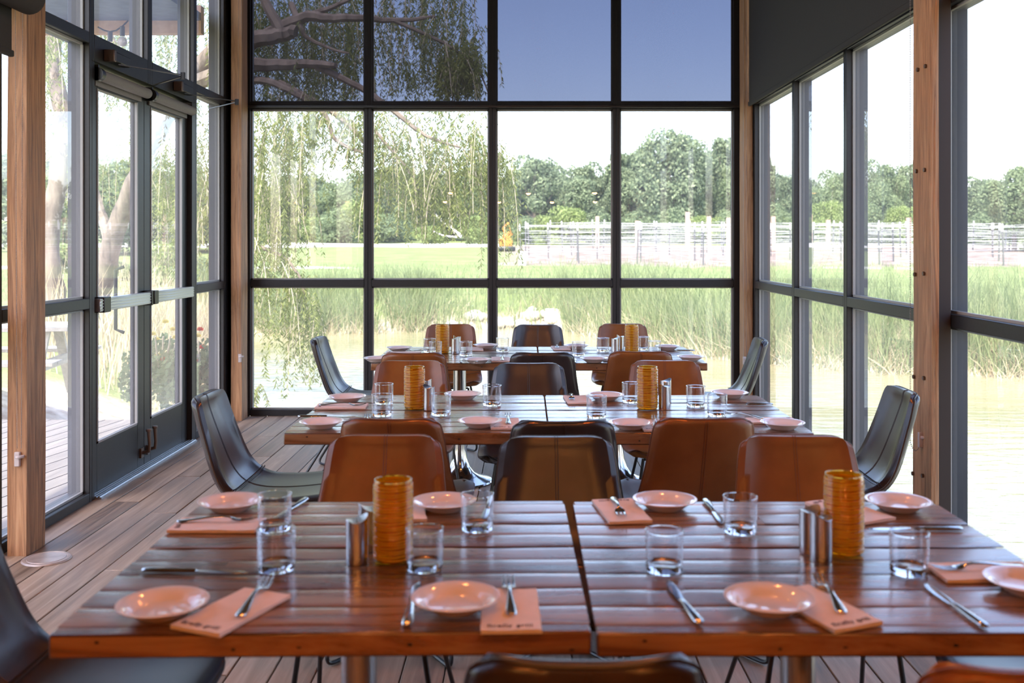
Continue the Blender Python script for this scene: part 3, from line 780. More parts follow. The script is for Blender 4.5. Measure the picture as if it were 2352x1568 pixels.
# middle row
plate(738,970,'pink plate at the near left corner of the left middle table')
plate(797,912,'pink plate at the far left corner of the left middle table')
plate(1063,906,'pink plate at the far edge of the left middle table, right of the candle holder')
plate(1102,968,'pink plate on the near side of the left middle table')
plate(1390,908,'pink plate at the far edge of the right middle table, left of the candle holder')
plate(1448,972,'pink plate on the near side of the right middle table')
plate(1676,903,'pink plate at the far right corner of the right middle table')
plate(1797,972,'pink plate at the near right corner of the right middle table')
glass(882,927,'tumbler behind another, left of the candle holder on the left middle table')
glass(877,955,'tumbler in front of another, left of the candle holder on the left middle table')
glass(1013,953,'tumbler right of the candle holder and shakers on the left middle table')
glass(1130,931,'tumbler right of the far edge plate on the left middle table')
glass(1370,959,'tumbler on the right middle table nearest the table joint')
glass(1450,924,'tumbler half hidden by the candle holder on the right middle table')
glass(1598,933,'rear tumbler right of the shakers on the right middle table')
glass(1647,955,'front tumbler nearest the right end of the middle row')
votive(952,938,'amber candle holder on the left middle table')
votive(1487,938,'amber candle holder on the right middle table')
shaker(985,941,150,'steel shaker peeking out right of the candle holder on the left middle table')
shaker(979,926,330,'rear steel shaker behind the candle holder on the left middle table')
shaker(1526,938,200,'front steel shaker right of the candle holder on the right middle table')
shaker(1529,924,20,'rear steel shaker right of the candle holder on the right middle table')
napkin(785,931,-88,'napkin under the sideways fork at the left end of the middle row')
napkin(1160,971,2,'napkin under the fork beside the near plate, left middle table')
napkin(1327,916,184,'napkin under the fork beside the joint, far edge of the right middle table')
napkin(1500,975,4,'napkin beside the near plate on the right middle table')
napkin(1765,964,92,'napkin at the right end of the middle row')
fork((836,932),(738,931),'fork lying sideways at the left end of the middle row')
fork((1166,947),(1168,982),'fork on the napkin beside the near plate, left middle table')
fork((1314,920),(1311,907),'fork pointing at us beside the joint of the middle tables')
fork((843,951),(846,985),'fork tines showing above a chair back on the left middle table')
fork((1502,953),(1508,988),'fork tines showing above a chair back on the right middle table')
knife((800,958),(700,958),'knife lying sideways at the left end of the middle row')
knife((1668,931),(1762,930),'knife lying sideways at the right end of the middle row')
fork((1665,950),(1752,963),'fork lying sideways at the right end of the middle row')
# back row
plate(917,799,'pink plate at the far left corner of the left back table')
plate(866,823,'pink plate at the near left corner of the left back table, half hidden')
plate(1116,793,'pink plate at the far edge of the left back table')
plate(1097,826,'pink plate on the near side of the left back table')
plate(1324,794,'pink plate at the far edge of the right back table')
plate(1364,824,'pink plate on the near side of the right back table')
plate(1533,796,'pink plate at the far right corner of the right back table')
plate(1586,820,'pink plate at the near right corner of the right back table')
glass(987,809,'tumbler behind another, left of the candle holder on the left back table')
glass(1000,817,'tumbler in front of another, left of the candle holder on the left back table')
glass(1070,817,'tumbler right of the shakers on the left back table')
glass(1154,807,'tumbler against the window mullion on the left back table')
glass(1329,817,'tumbler on the right back table nearest the table joint')
glass(1385,807,'tumbler left of the shakers on the right back table')
glass(1477,804,'rear tumbler right of the candle holder on the right back table')
glass(1503,815,'front tumbler nearest the right end of the back row')
votive(1016,810,'amber candle holder on the left back table')
votive(1451,811,'amber candle holder on the right back table')
shaker(1045,812,20,'front steel shaker right of the candle holder on the left back table')
shaker(1050,808,200,'rear steel shaker right of the candle holder on the left back table')
shaker(1413,812,20,'left steel shaker beside the candle holder on the right back table')
shaker(1425,806,200,'right steel shaker beside the candle holder on the right back table')
napkin(927,809,-88,'napkin under the sideways fork at the left end of the back row')
napkin(1150,824,2,'napkin under the fork beside the near plate, left back table')
napkin(1288,798,184,'napkin under the fork beside the joint, far edge of the right back table')
napkin(1402,822,4,'napkin beside the near plate on the right back table')
napkin(1090,800,184,'napkin left of the far edge plate on the left back table')
fork((965,806),(898,806),'fork lying sideways at the left end of the back row')
fork((1153,815),(1154,833),'fork on the napkin beside the near plate, left back table')
fork((1280,800),(1278,794),'fork pointing at us beside the joint of the back tables')
knife((1060,822),(1058,837),'knife left of the near plate on the left back table')
knife((1530,806),(1580,806),'knife lying sideways at the right end of the back row')
knife((1320,822),(1322,838),'knife left of the near plate on the right back table')

# ------------------------------------------------------------------ outdoors
nr = np.random.default_rng(11)
WATER = -1.0
SHX = np.array([-60,-12,-7.0,-4.0,-1.5,.5,1.5,2.6,4.3,6.2,8.5,14,60], float)
SHY = np.array([27,26.5,26,26.4,27.5,28.5,26,23,20,18.6,17.8,17.2,17], float)
LFY = np.array([0,8.2,9,12,15,20,26,60], float)
LFX = np.array([-2.6,-2.8,-3.2,-3.95,-4.8,-6.1,-7.4,-12], float)
def land(X, Y):                                  # metres inland of the water's edge (negative = pond)
    a = Y-np.interp(X, SHX, SHY); b = (np.interp(Y, LFY, LFX)-X)
    return np.maximum(a, b)
TY = np.array([-40,0,8,20,29,45,80,140,260], float); TZZ = np.array([-.25,-.2,-.12,-.2,-.22,.42,1.36,2.6,7], float)
def ground(X, Y):
    L = land(X, Y); base = np.interp(Y, TY, TZZ)+.04*np.sin(X*.5+Y*.3)+.03*np.sin(X*.23-Y*.41)
    return np.minimum(base, WATER+np.clip(L*.42, -.8, 9))
def groundmat():
    m = mat('lawn_and_paths', (.2,.3,.08), .9); n, l, b = nodes(m); b.inputs['Specular IOR Level'].default_value = .1
    t = n.new('ShaderNodeTexCoord'); sp = n.new('ShaderNodeSeparateXYZ'); l.new(t.outputs['Object'], sp.inputs[0])
    def noise(sc, det=4, vec=(1,1,1)):
        mp = coords(n, l, vec); a = n.new('ShaderNodeTexNoise'); a.inputs['Scale'].default_value = sc; a.inputs['Detail'].default_value = det; l.new(mp.outputs[0], a.inputs['Vector']); return a.outputs[0]
    def math_(op, a, b2=None, c=None):
        k = n.new('ShaderNodeMath'); k.operation = op
        for i, v in enumerate((a, b2, c)):
            if v is None: continue
            if isinstance(v, (int, float)): k.inputs[i].default_value = v
            else: l.new(v, k.inputs[i])
        return k.outputs[0]
    def step(v, lo, hi):
        k = n.new('ShaderNodeMapRange'); k.interpolation_type = 'SMOOTHSTEP'; k.inputs[1].default_value = lo; k.inputs[2].default_value = hi; l.new(v, k.inputs[0]); return k.outputs[0]
    def mix(f, a, b2):
        k = n.new('ShaderNodeMix'); k.data_type = 'RGBA'; l.new(f, k.inputs[0])
        for i, v in ((6,a),(7,b2)):
            if isinstance(v, tuple): k.inputs[i].default_value = (*v,1)
            else: l.new(v, k.inputs[i])
        return k.outputs[2]
    g = ramp(n, [(.3,(.14,.185,.06)),(.7,(.235,.27,.105))]); l.new(noise(.9, 8, (1,2.2,1)), g.inputs[0])
    wob = math_('MULTIPLY_ADD', noise(.35, 3), 3.0, -1.5)
    x = math_('ADD', sp.outputs[0], wob); y = math_('ADD', sp.outputs[1], wob); z = sp.outputs[2]
    def band(v, a, b2, s=.4): return math_('MULTIPLY', step(v, a-s, a+s), math_('SUBTRACT', 1.0, step(v, b2-s, b2+s)))
    soil = ramp(n, [(.35,(.17,.125,.10)),(.65,(.33,.27,.23))]); l.new(noise(1.4, 5), soil.inputs[0])
    c = mix(math_('MULTIPLY', band(y, 43.5, 73, .8), step(x, -2.0, 0)), g.outputs[0], soil.outputs[0])         # vineyard soil
    road = ramp(n, [(.3,(.70,.66,.60)),(.7,(.86,.82,.77))]); l.new(noise(4, 4), road.inputs[0])
    c = mix(math_('MULTIPLY', band(sp.outputs[1], 69, 78, .5), math_('SUBTRACT', 1.0, step(x, -3, -1))), c, road.outputs[0])   # gravel road
    c = mix(math_('MULTIPLY', band(sp.outputs[1], 41.5, 43, .4), math_('SUBTRACT', 1.0, step(x, -10, -7))), c, road.outputs[0])
    mulch = ramp(n, [(.3,(.30,.22,.16)),(.7,(.80,.70,.58))]); l.new(noise(5, 6), mulch.inputs[0])
    c = mix(math_('MULTIPLY', band(y, 9.5, 12.2, .4), band(x, -5.6, -2, .4)), c, mulch.outputs[0])
    bank = ramp(n, [(.3,(.30,.25,.16)),(.7,(.60,.53,.40))]); l.new(noise(6, 6), bank.inputs[0])
    c = mix(math_('SUBTRACT', 1.0, step(z, -.85, -.55)), c, bank.outputs[0])
    l.new(c, b.inputs['Base Color'])
    bp = n.new('ShaderNodeBump'); bp.inputs['Strength'].default_value = .6; bp.inputs['Distance'].default_value = .05; l.new(noise(14, 6), bp.inputs['Height']); l.new(bp.outputs[0], b.inputs['Normal'])
    return m
gx = np.concatenate([np.linspace(-150,-14,40), np.linspace(-13.6,14,110), np.linspace(15,170,45)])
gy = np.concatenate([np.linspace(-40,7,8), np.linspace(8,34,100), np.linspace(35,260,70)])
GX, GY = np.meshgrid(gx, gy); GZ = ground(GX, GY)
under = (GX > XL-1.2) & (GX < XR+1.2) & (GY < 8.3); GZ = np.where(under, np.minimum(GZ, -1.8), GZ)
nd = (GX <= XL-.1) & (GX > -8.5) & (GY < 8.6); GZ = np.where(nd, np.minimum(GZ, -.40), GZ)
gm = MB(); gm.grid([[(GX[i,j], GY[i,j], GZ[i,j]) for j in range(len(gx))] for i in range(len(gy))])
gr = struct('ground', gm, groundmat(), ang=180)
# pond
def watermat():
    m = bpy.data.materials.new('pond_water'); m.use_nodes = True; n, l, b = nodes(m)
    b.inputs['Base Color'].default_value = (.30,.27,.14,1); b.inputs['Roughness'].default_value = .04; b.inputs['IOR'].default_value = 1.33
    b.inputs['Specular IOR Level'].default_value = .6
    mp = coords(n, l, (1.0,2.6,1)); a = n.new('ShaderNodeTexNoise'); a.inputs['Scale'].default_value = 2.2; a.inputs['Detail'].default_value = 5; a.inputs['Distortion'].default_value = .4
    l.new(mp.outputs[0], a.inputs['Vector'])
    mp2 = coords(n, l, (.12,.2,1)); q = n.new('ShaderNodeTexNoise'); q.inputs['Scale'].default_value = 1.3; q.inputs['Detail'].default_value = 3; l.new(mp2.outputs[0], q.inputs['Vector'])
    r = ramp(n, [(.35,(.26,.25,.12)),(.65,(.40,.34,.20))]); l.new(q.outputs[0], r.inputs[0]); l.new(r.outputs[0], b.inputs['Base Color'])
    bp = n.new('ShaderNodeBump'); bp.inputs['Strength'].default_value = .45; bp.inputs['Distance'].default_value = .05; l.new(a.outputs[0], bp.inputs['Height']); l.new(bp.outputs[0], b.inputs['Normal'])
    return m
pond = obj('pond_water', MB().add([(-9,-20,WATER),(70,-20,WATER),(70,31,WATER),(-9,31,WATER)], [(0,1,2,3)]), watermat(), smooth=False)
pond['kind'] = 'structure'

# deck beside the glass doors and the canopy beam over it
dk = MB(); ca, sa = math.cos(R(-10)), math.sin(R(-10))
DP = [(XL-.16, 1.5), (XL-.16, 8.08), (-8.0, 8.08), (-8.0, 1.5)]
def clip(poly, ax, lim, keep_less):
    out = []
    for i in range(len(poly)):
        a, b = poly[i], poly[(i+1) % len(poly)]; ia = (a[ax] <= lim) == keep_less or a[ax] == lim; ib = (b[ax] <= lim) == keep_less or b[ax] == lim
        if ia: out.append(a)
        if ia != ib:
            t = (lim-a[ax])/(b[ax]-a[ax]); out.append(tuple(a[k]+(b[k]-a[k])*t for k in range(2)))
    return out
for i in range(-70, 80):
    u0 = i*.145; u1 = u0+.134
    poly = [(u*ca-v*sa*1-5, u*sa*1+v*ca+4) for u, v in ((u0,-14),(u1,-14),(u1,14),(u0,14))]
    for ax, lim, less in ((0, XL-.16, True), (0, -8.0, False), (1, 8.08, True), (1, 1.5, False)):
        poly = clip(poly, ax, lim, less) if poly else poly
    if len(poly) >= 3:
        k = len(poly); z0, z1 = -.06, -.03
        dk.add([(x,y,z0) for x,y in poly]+[(x,y,z1) for x,y in poly], [tuple(range(k))[::-1], tuple(range(k,2*k))]+[(a,(a+1)%k,k+(a+1)%k,k+a) for a in range(k)])
dko = obj('deck', dk, M['deck'], smooth=False); dko['kind'] = 'structure'
obj('deck_fascia', MB().box(-8.0, XL-.16, 8.0, 8.07, -.35, -.061), M['deck'], dko)
t = thing('porch_canopy', 'blue grey porch canopy with wooden edge beam outside the transom windows', 'canopy', (-4.6, 7.4, 3.05))
obj('soffit_panel', MB().box(-1.5, 2.05, -.7, .42, .10, .16), M['soffit'], t)
obj('edge_beam', MB().box(-1.5, 2.05, .42, .50, .0, .22), M['pinkpost'], t)
for xx in (-1.42,): obj('support_post', MB().box(xx-.06, xx+.06, .40, .52, -3.08, 0), M['pinkpost'], t)
t = thing('string_light', 'string light bulbs on a sagging wire outside the transom windows', 'string light')
wp = [P(225+i*14, 62+18*math.sin(PI*i/5)-i*3, 7.2) for i in range(6)]
obj('wire', MB().tube(wp, .006, 5), M['black'], t)
for k in (2, 4):
    b = MB(); b.tube([wp[k], wp[k]-Vector((0,0,.07))], .018, 8); obj('socket', b, M['black'], t)
    b = MB(); b.ball(wp[k]-Vector((0,0,.11)), .035, 10, 8); obj('bulb', b, M['clip'], t)

# ---- willow
wrg = random.Random(21)
willow = thing('willow_tree', 'large weeping willow at the pond edge trailing over the left panes', 'tree', (0,0,0))
def limb(mb, pts, r0, r1, n=8, jit=.05):
    pts = [Vector(p) for p in pts]; out = []
    for i in range(len(pts)-1):
        for k in range(5):
            t = k/5; u = (i+t)/(len(pts)-1)
            p = interp([tuple(q) for q in pts], u); out.append(Vector(p)+Vector((wrg.uniform(-1,1),wrg.uniform(-1,1),wrg.uniform(-1,1)))*jit*r0*2)
    out.append(pts[-1]); k = len(out)
    mb.tube(out, [r0+(r1-r0)*i/(k-1) for i in range(k)], n)
tk = MB()
limb(tk, [P(118,860,14.5),P(125,700,14.5),P(112,560,14.5),P(135,400,14.6),P(150,300,14.8),P(120,120,15),P(160,-60,15)], .17, .11, 12)
obj('trunk', tk, M['bark'], willow)
tk = MB()
limb(tk, [P(150,790,14.6),P(235,660,14.2),P(255,560,14),P(300,440,13.8),P(350,330,13.6),P(420,200,13.4),P(520,90,13.2)], .15, .11, 12)
obj('trunk', tk, M['bark'], willow)
BR = [([P(350,330,13.6),P(310,200,14),P(250,80,14.4)],.12,.05), ([P(255,560,14),P(215,430,14.6),P(200,330,15)],.09,.03),
 ([P(420,200,13.4),P(565,152,13),P(640,150,13),P(720,148,12.8),P(772,150,12.6)],.12,.035),
 ([P(520,90,13.2),P(590,90,13),P(650,78,13),P(680,72,12.9)],.13,.08), ([P(650,78,13),P(615,15,13),P(590,-40,13)],.08,.05),
 ([P(560,110,13.1),P(690,42,13),P(755,42,12.9),P(835,42,12.9),P(905,48,13),P(1000,38,13.2)],.09,.02), ([P(690,42,13),P(755,20,13),P(810,-5,13)],.05,.02),
 ([P(670,10,13.2),P(690,60,13),P(705,85,13),P(760,112,12.9),P(802,123,12.8)],.045,.012), ([P(520,200,13.3),P(600,185,13),P(680,215,12.8),P(745,260,12.6),P(770,320,12.5),P(835,352,12.4)],.06,.018),
 ([P(640,190,13),P(760,255,12.8),P(840,330,12.7),P(860,380,12.7)],.05,.015), ([P(720,148,12.8),P(850,215,12.6),P(935,280,12.5),P(990,318,12.4),P(1060,340,12.4)],.05,.012),
 ([P(860,300,12.6),P(930,380,12.5),P(965,440,12.4),P(990,495,12.4)],.025,.008), ([P(905,48,13),P(1020,100,13.2),P(1090,150,13.3),P(1125,220,13.3)],.03,.008),
 ([P(575,560,12.5),P(650,590,12.3),P(690,640,12.2),P(700,680,12.2)],.03,.01)]
for pts, r0, r1 in BR:
    bm_ = MB(); limb(bm_, pts, r0, r1, 7); obj('branch', bm_, M['bark'], willow)
Q = []; tw = MB()
def strand(p, L, dens, sway):
    d = Vector((wrg.uniform(-.28,.28)+sway, wrg.uniform(-.2,.2), -.25)).normalized(); pts = [p.copy()]; n = max(4, int(L/.16)); q = p.copy()
    for i in range(n):
        d = (d+Vector((wrg.uniform(-.05,.05), wrg.uniform(-.05,.05), -.42))).normalized(); q = q+d*(L/n); pts.append(q.copy())
    if wrg.random() < .4: tw.tube(pts[::2] if len(pts) > 6 else pts, .0042, 3)
    for i in range(n):
        for k in range(dens):
            t = wrg.random(); c = pts[i].lerp(pts[i+1], t)
            a = wrg.uniform(0, 2*PI); out = Vector((math.cos(a), math.sin(a), wrg.uniform(-1.6,-.6))).normalized(); ll = wrg.uniform(.045,.085); w = ll*.11
            s = out.cross(Vector((wrg.uniform(-1,1),wrg.uniform(-1,1),wrg.uniform(-1,1)))).normalized()*w
            e = c+out*ll; mid = c+out*ll*.5
            Q.append((c, mid+s, e, mid-s))
def field(n, x0, x1, t0, t1, b0, b1, Y0, Y1, dens=6, sway=0):
    n = int(n*1.9); dens += 4
    for _ in range(n):
        px = wrg.uniform(x0, x1); Y = wrg.uniform(Y0, Y1); a = wrg.uniform(t0, t1); b = max(a+40, wrg.uniform(b0, b1))
        p = P(px, a, Y); strand(p, (b-a)/F*Y, dens, sway)
def clump(px, t0, b0, wd, Y, n, dens=6):
    n = int(n*1.6); dens += 4
    for _ in range(n):
        p = P(wrg.gauss(px, wd), t0+wrg.uniform(-20,30), Y+wrg.uniform(-.3,.3)); strand(p, max(.3,(b0-t0)*wrg.uniform(.45,1)/F*Y), dens, 0)
field(95, 555, 860, -140, 60, 30, 230, 13.1, 15.2, 6)
field(105, 555, 850, -20, 160, 150, 320, 12.9, 15, 6)
field(75, 860, 1090, -140, 80, 40, 230, 13.1, 15, 6)
field(45, 860, 1095, 60, 180, 150, 330, 13, 14.5, 6)
field(70, 1010, 1100, 90, 190, 150, 240, 13, 13.6, 6)
field(60, 565, 720, 180, 330, 330, 520, 12, 14, 6)
field(55, 565, 700, 280, 450, 430, 640, 12, 14, 6)
field(40, 690, 845, 200, 280, 300, 430, 12.2, 13.5, 6)
field(130, 855, 1115, 235, 390, 340, 565, 12.0, 13.5, 6)
field(35, 940, 1060, 360, 430, 440, 560, 12.0, 13.0, 6)
field(14, 1085, 1130, 300, 380, 400, 580, 12.5, 13.0, 5)
for c in ((640,430,650,14,12.4,26),(590,560,840,9,12.0,14),(690,640,905,12,12.2,20),(725,690,880,9,12.4,12),(660,600,760,20,12.2,14),(585,880,935,7,11.6,4),(1150,330,640,5,12.6,12),(1158,360,520,14,12.8,14),(800,300,410,16,12.6,10),(1085,60,230,18,13.3,7)): clump(*c)
field(150, 70, 500, -120, 120, 60, 300, 12.5, 18, 6)
field(70, 90, 500, 150, 400, 300, 520, 14, 18, 5)
field(60, 330, 520, 250, 480, 420, 680, 12.5, 15, 6)
quads('foliage', np.array([[tuple(v) for v in q] for q in Q], np.float32), M['willow'], willow)
obj('twigs', tw, M['twig'], willow, smooth=False)

# ---- reeds along the far bank
def blades(n, sampler, h0, h1, w, mat_, name, label, cat, lean=.25, bend=.35, seg=3, zoff=0):
    V = np.zeros((n*seg, 4, 3), np.float32); k = 0
    pts = sampler(n)
    hh = nr.uniform(h0, h1, n); an = nr.uniform(0, 2*PI, n); ln = nr.uniform(0, lean, n)*hh; bd = nr.uniform(0, bend, n)*hh; ww = nr.uniform(.6,1.3,n)*w; fa = nr.uniform(0, PI, n)
    dx, dy = np.cos(an), np.sin(an); sx, sy = np.cos(fa), np.sin(fa)*.4
    def at(t):
        off = ln*t+bd*t*t; c = pts+np.stack([dx*off, dy*off, hh*t-bd*t**3*.35+zoff], 1); s = np.stack([sx, sy, np.zeros(n)], 1)*(ww*(1-t**1.5)+.001)[:,None]; return c-s, c+s
    for i in range(seg):
        a, b = at(i/seg); c, d = at((i+1)/seg); V[i::seg,0] = a; V[i::seg,1] = b; V[i::seg,2] = d; V[i::seg,3] = c
    o = quads(name, V, mat_); tag(o, label, cat, kind='stuff'); return o
def shore(L0, L1, x0, x1, y0=15, y1=34, left=False):
    def f(n):
        out = []
        while len(out) < n:
            X = nr.uniform(x0, x1, n*4); Y = nr.uniform(y0, y1, n*4); L = land(X, Y)
            far = Y-np.interp(X, SHX, SHY)
            clumpy = (np.sin(X*2.1+1)+np.sin(X*.9+Y*1.7)+np.sin(X*5+Y*3)) > nr.uniform(-2.6, 1.2, n*4)
            if left: ok = (L > L0) & (L < L1) & (far < 0)
            else: ok = (far > L0) & (far < L1) & (L == far) & clumpy & ~((X > -2.6) & (X < 1.0) & (nr.uniform(0,1,n*4) < .82))
            out += list(np.stack([X, Y, ground(X, Y)], 1)[ok])
        return np.array(out[:n], np.float32)
    return f
blades(7000, shore(-.2, 2.6, -13, 1.5, 25, 31), .65, 1.15, .011, M['reed'], 'cattail_reeds', 'green cattail reeds along the left part of the far bank', 'reeds')
blades(9000, shore(-.2, 2.8, 1, 14, 16, 31), .8, 1.40, .010, M['reed'], 'cattail_reeds', 'green cattail reeds along the right part of the bank', 'reeds')
blades(5500, shore(-.5, 1.2, -13, 14, 15, 31), .25, .8, .009, M['straw'], 'dry_reed_stalks', 'dry straw coloured reed stalks at the water edge', 'dry reeds', lean=.9, bend=.9)
blades(2200, shore(-.2, 2.2, -10, -3, 12.5, 24, left=True), .6, 1.5, .009, M['straw'], 'tall_bank_grass', 'tall grass on the near left bank beyond the deck', 'grass')
def sparse(n):
    return np.stack([nr.uniform(.85,1.25,n), nr.uniform(11.2,11.7,n), np.full(n, WATER-.1)], 1).astype(np.float32)
blades(14, sparse, .5, .85, .006, M['reed'], 'water_grass', 'few grass blades standing in the pond beyond the back table', 'grass', bend=.2)
def lawn(n):
    X = nr.uniform(-24, 26, n*2); Y = 27+nr.uniform(0,1,n*2)**1.5*22; ok = (land(X,Y) > 1.0) & (Y < 45); X, Y = X[ok][:n], Y[ok][:n]
    return np.stack([X, Y, ground(X, Y)], 1).astype(np.float32)
lp = lawn(16000); blades(len(lp), lambda n: lp[:n], .08, .22, .012, M['reed'], 'lawn_grass', 'short lawn grass on the slope behind the reeds', 'grass', seg=2)
for i in range(16):
    X = nr.uniform(-2.4, 1.1); Y = float(np.interp(X, SHX, SHY))+nr.uniform(-.1,.9); s = nr.uniform(.12,.30); b = MB(); b.ball((0,0,0), s, 9, 6)
    b.v = [(x*(1+.25*math.sin(y*17+i)), y*(1+.2*math.sin(x*19+i)), z*.6*(1+.2*math.sin(x*13+y*11))) for x,y,z in b.v]
    o = obj('shore_stone', b, M['rock'], ang=60); o.location = (X, Y, float(ground(np.array(X), np.array(Y)))+s*.15); tag(o, 'pale stone on the shore gap between the reeds', 'stone', 'shore stones')

# ---- trees behind the field
def tree_proto(name, h, w, seed, mt, cat='tree', leaf=.42, nl=9000, trunk=.28, low=.12, blobs=26):
    q = np.random.default_rng(seed); t = thing(name, 'x', cat)
    cb = []
    for i in range(blobs):
        a = q.uniform(0, 2*PI); e = q.uniform(low, 1)**.9; rr = w/2*math.sqrt(max(.05, 1-((e-.45)/.62)**2))*q.uniform(.35,.8)
        cb.append((rr*math.cos(a), rr*math.sin(a), h*e*.9, w*q.uniform(.13,.24)))
    cb.append((0,0,h*.80,w*.2)); cb.append((0,0,h*.5,w*.3))
    cb = np.array(cb); idx = q.integers(0, len(cb), nl); d = q.normal(size=(nl,3)); d[:,2] += .25; d /= np.linalg.norm(d,axis=1)[:,None]
    c = cb[idx,:3]+d*(cb[idx,3]*q.uniform(.72,1.05,nl))[:,None]; c[:,2] = np.maximum(c[:,2], .15)
    nn = d+q.normal(size=(nl,3))*.55; nn /= np.linalg.norm(nn,axis=1)[:,None]; u = np.cross(nn, q.normal(size=(nl,3))); u /= np.linalg.norm(u,axis=1)[:,None]; v = np.cross(nn,u)
    s = (leaf*q.uniform(.5,1.1,nl))[:,None]
    V = np.stack([c-u*s*.5, c-v*s*.32, c+u*s*.5, c+v*s*.32], 1)
    quads('crown', V, mt, t)
    if trunk:
        b = MB(); r3 = random.Random(seed)
        b.tube([(0,0,-.4),(r3.uniform(-.1,.1),0,h*.25),(r3.uniform(-.2,.2),r3.uniform(-.2,.2),h*.7)], [trunk, trunk*.8, trunk*.3], 8)
        for k in range(5):
            z = h*r3.uniform(.2,.5); a = r3.uniform(0,6.28); b.tube([(0,0,z),(w*.2*math.cos(a),w*.2*math.sin(a),z+h*.16),(w*.34*math.cos(a),w*.34*math.sin(a),z+h*.3)], [trunk*.4,trunk*.25,.03], 6)
        obj('trunk', b, M['bark'], t)
    return Proto(t)
TP = [tree_proto('deciduous_tree', 10, 9, 1, M['leaf_dark'], blobs=34, nl=16000), tree_proto('deciduous_tree', 10, 7, 2, M['leaf_dark'], nl=13000), tree_proto('deciduous_tree', 10, 8, 3, M['leaf_mid'], nl=13000), tree_proto('slender_tree', 10, 4.6, 4, M['leaf_dark'], nl=9000, low=.05)]
BP = [tree_proto('shrub', 3, 4.2, 7, M['leaf_light'], 'shrub', leaf=.24, nl=6000, trunk=0, low=.05, blobs=16), tree_proto('shrub', 3, 4.4, 8, M['leaf_mid'], 'shrub', leaf=.26, nl=6000, trunk=0, low=.05, blobs=16)]
def tree(px, top, k, Y, label, group, wd=None):
    g = float(ground(np.array((px-CX)/F*Y), np.array(Y))); h = EYE-(top-CY)/F*Y-g; pr = TP[k]
    s = h/10.0; sw = s if wd is None else wd/F*Y/(9,7,8,4.6)[k]
    pr.put(((px-CX)/F*Y, Y, g), wrg.uniform(0,6), label, group, (sw, sw, s))
def shrub(px, top, k, Y, label, group, wd):
    g = float(ground(np.array((px-CX)/F*Y), np.array(Y))); h = EYE-(top-CY)/F*Y-g
    BP[k].put(((px-CX)/F*Y, Y, g-.1), wrg.uniform(0,6), label, group, (wd/F*Y/4.2, wd/F*Y/4.2, max(.35,h)/2.9))
for a in ((1225,350,1,88,150),(1345,368,1,92,130),(1420,338,3,90,90),(1470,332,1,96,120),(1548,308,0,86,210),(1635,330,1,94,110),(1668,300,3,88,95),(1290,400,2,97,120),(1390,400,2,99,110),(1500,380,2,98,120),(1190,390,2,95,130),(1260,380,0,99,140),(1330,400,1,86,110),(1440,380,1,88,110),(1595,360,2,98,130),(1700,340,1,90,110),(1690,380,2,86,110)):
    tree(a[0], a[1], a[2], a[3], {1225:'leafy tree rising at the left of the third back window bay',1548:'broad rounded tree, the biggest crown in the right back window bay',1668:'slender tree at the right edge of the right back window bay',1420:'slender tree showing on both sides of the mullion between the two right bays',1345:'leafy tree left of the mullion between the two right bays'}.get(a[0],'lesser tree filling the wood between the big crowns behind the vineyard'), 'trees behind the vineyard', a[4])
for a in ((560,400,1,95,130),(640,430,2,90,120),(715,395,1,97,120),(770,420,2,88,130),(835,390,1,94,120),(900,385,0,92,150),(965,400,2,88,130),(1040,395,1,92,130),(1105,370,1,96,110),(585,420,2,88,130),(680,410,0,99,150),(800,405,1,99,130),(870,410,2,99,130),(1000,400,0,98,150),(1075,400,2,88,110)):
    tree(a[0], a[1], a[2], a[3], 'tree in the wood behind the willow, left half of the back window', 'trees behind the willow', a[4])
for a in ((1760,345,3,85,70),(1800,365,1,90,100),(1880,385,1,92,120),(1925,392,3,86,60),(1985,360,1,84,100),(2040,380,2,88,110),(1840,400,2,96,120),(1900,410,2,84,110),(1950,400,0,96,140),(2010,420,2,80,110),(2080,400,0,96,130),(2280,430,2,86,120),(2190,400,1,88,110),(2090,365,1,92,100),(2250,400,1,90,120),(2330,385,2,60,170)):
    tree(a[0], a[1], a[2], a[3], {2330:'bright green tree at the right border of the photo',2250:'dark tree left of the bright green one in the right-hand window'}.get(a[0],'tree beyond the vineyard seen through the right window wall'), 'trees seen through the right wall', a[4])
for a in ((60,330,1,60,230),(210,360,2,55,230),(330,350,1,60,200),(420,380,2,58,180),(500,390,1,62,170)):
    tree(a[0], a[1], a[2], a[3], 'tree in the distance seen through the left doors and windows', 'trees beyond the left doors', a[4])
for i, a in enumerate(((600,505,1,80,120),(690,500,0,80,110),(760,490,1,79,120),(830,470,0,81,130),(900,500,1,80,110),(985,520,0,78,90),(1090,500,0,76,90))):
    shrub(*a[:4], 'bushy shrub at the wood edge beyond the road, left half of the back window', 'shrubs along the road', a[4])
for a in ((1215,505,1,76,110),(1260,500,0,75,90),(1310,482,0,74,130),(1375,500,1,76,100),(1450,495,1,78,110),(1530,490,1,79,120),(1620,500,0,78,110),(1690,495,1,78,110)):
    shrub(*a[:4], {1310:'pale yellow green shrub in front of the wood, third back window bay'}.get(a[0],'shrub at the wood edge behind the vineyard trellis'), 'shrubs behind the vineyard', a[4])
for a in ((1790,480,1,78,110),(1900,470,0,78,110),(2000,475,1,77,110),(2070,480,0,76,90),(2260,490,1,74,120),(2350,490,0,62,140)):
    shrub(*a[:4], 'shrub beyond the vineyard seen through the right window wall', 'shrubs seen through the right wall', a[4])
for a in ((140,560,0,40,200),(260,600,1,36,160),(390,560,0,34,150),(470,600,1,30,90)):
    shrub(*a[:4], 'pale shrub across the lawn seen through the glass doors', 'shrubs beyond the deck', a[4])

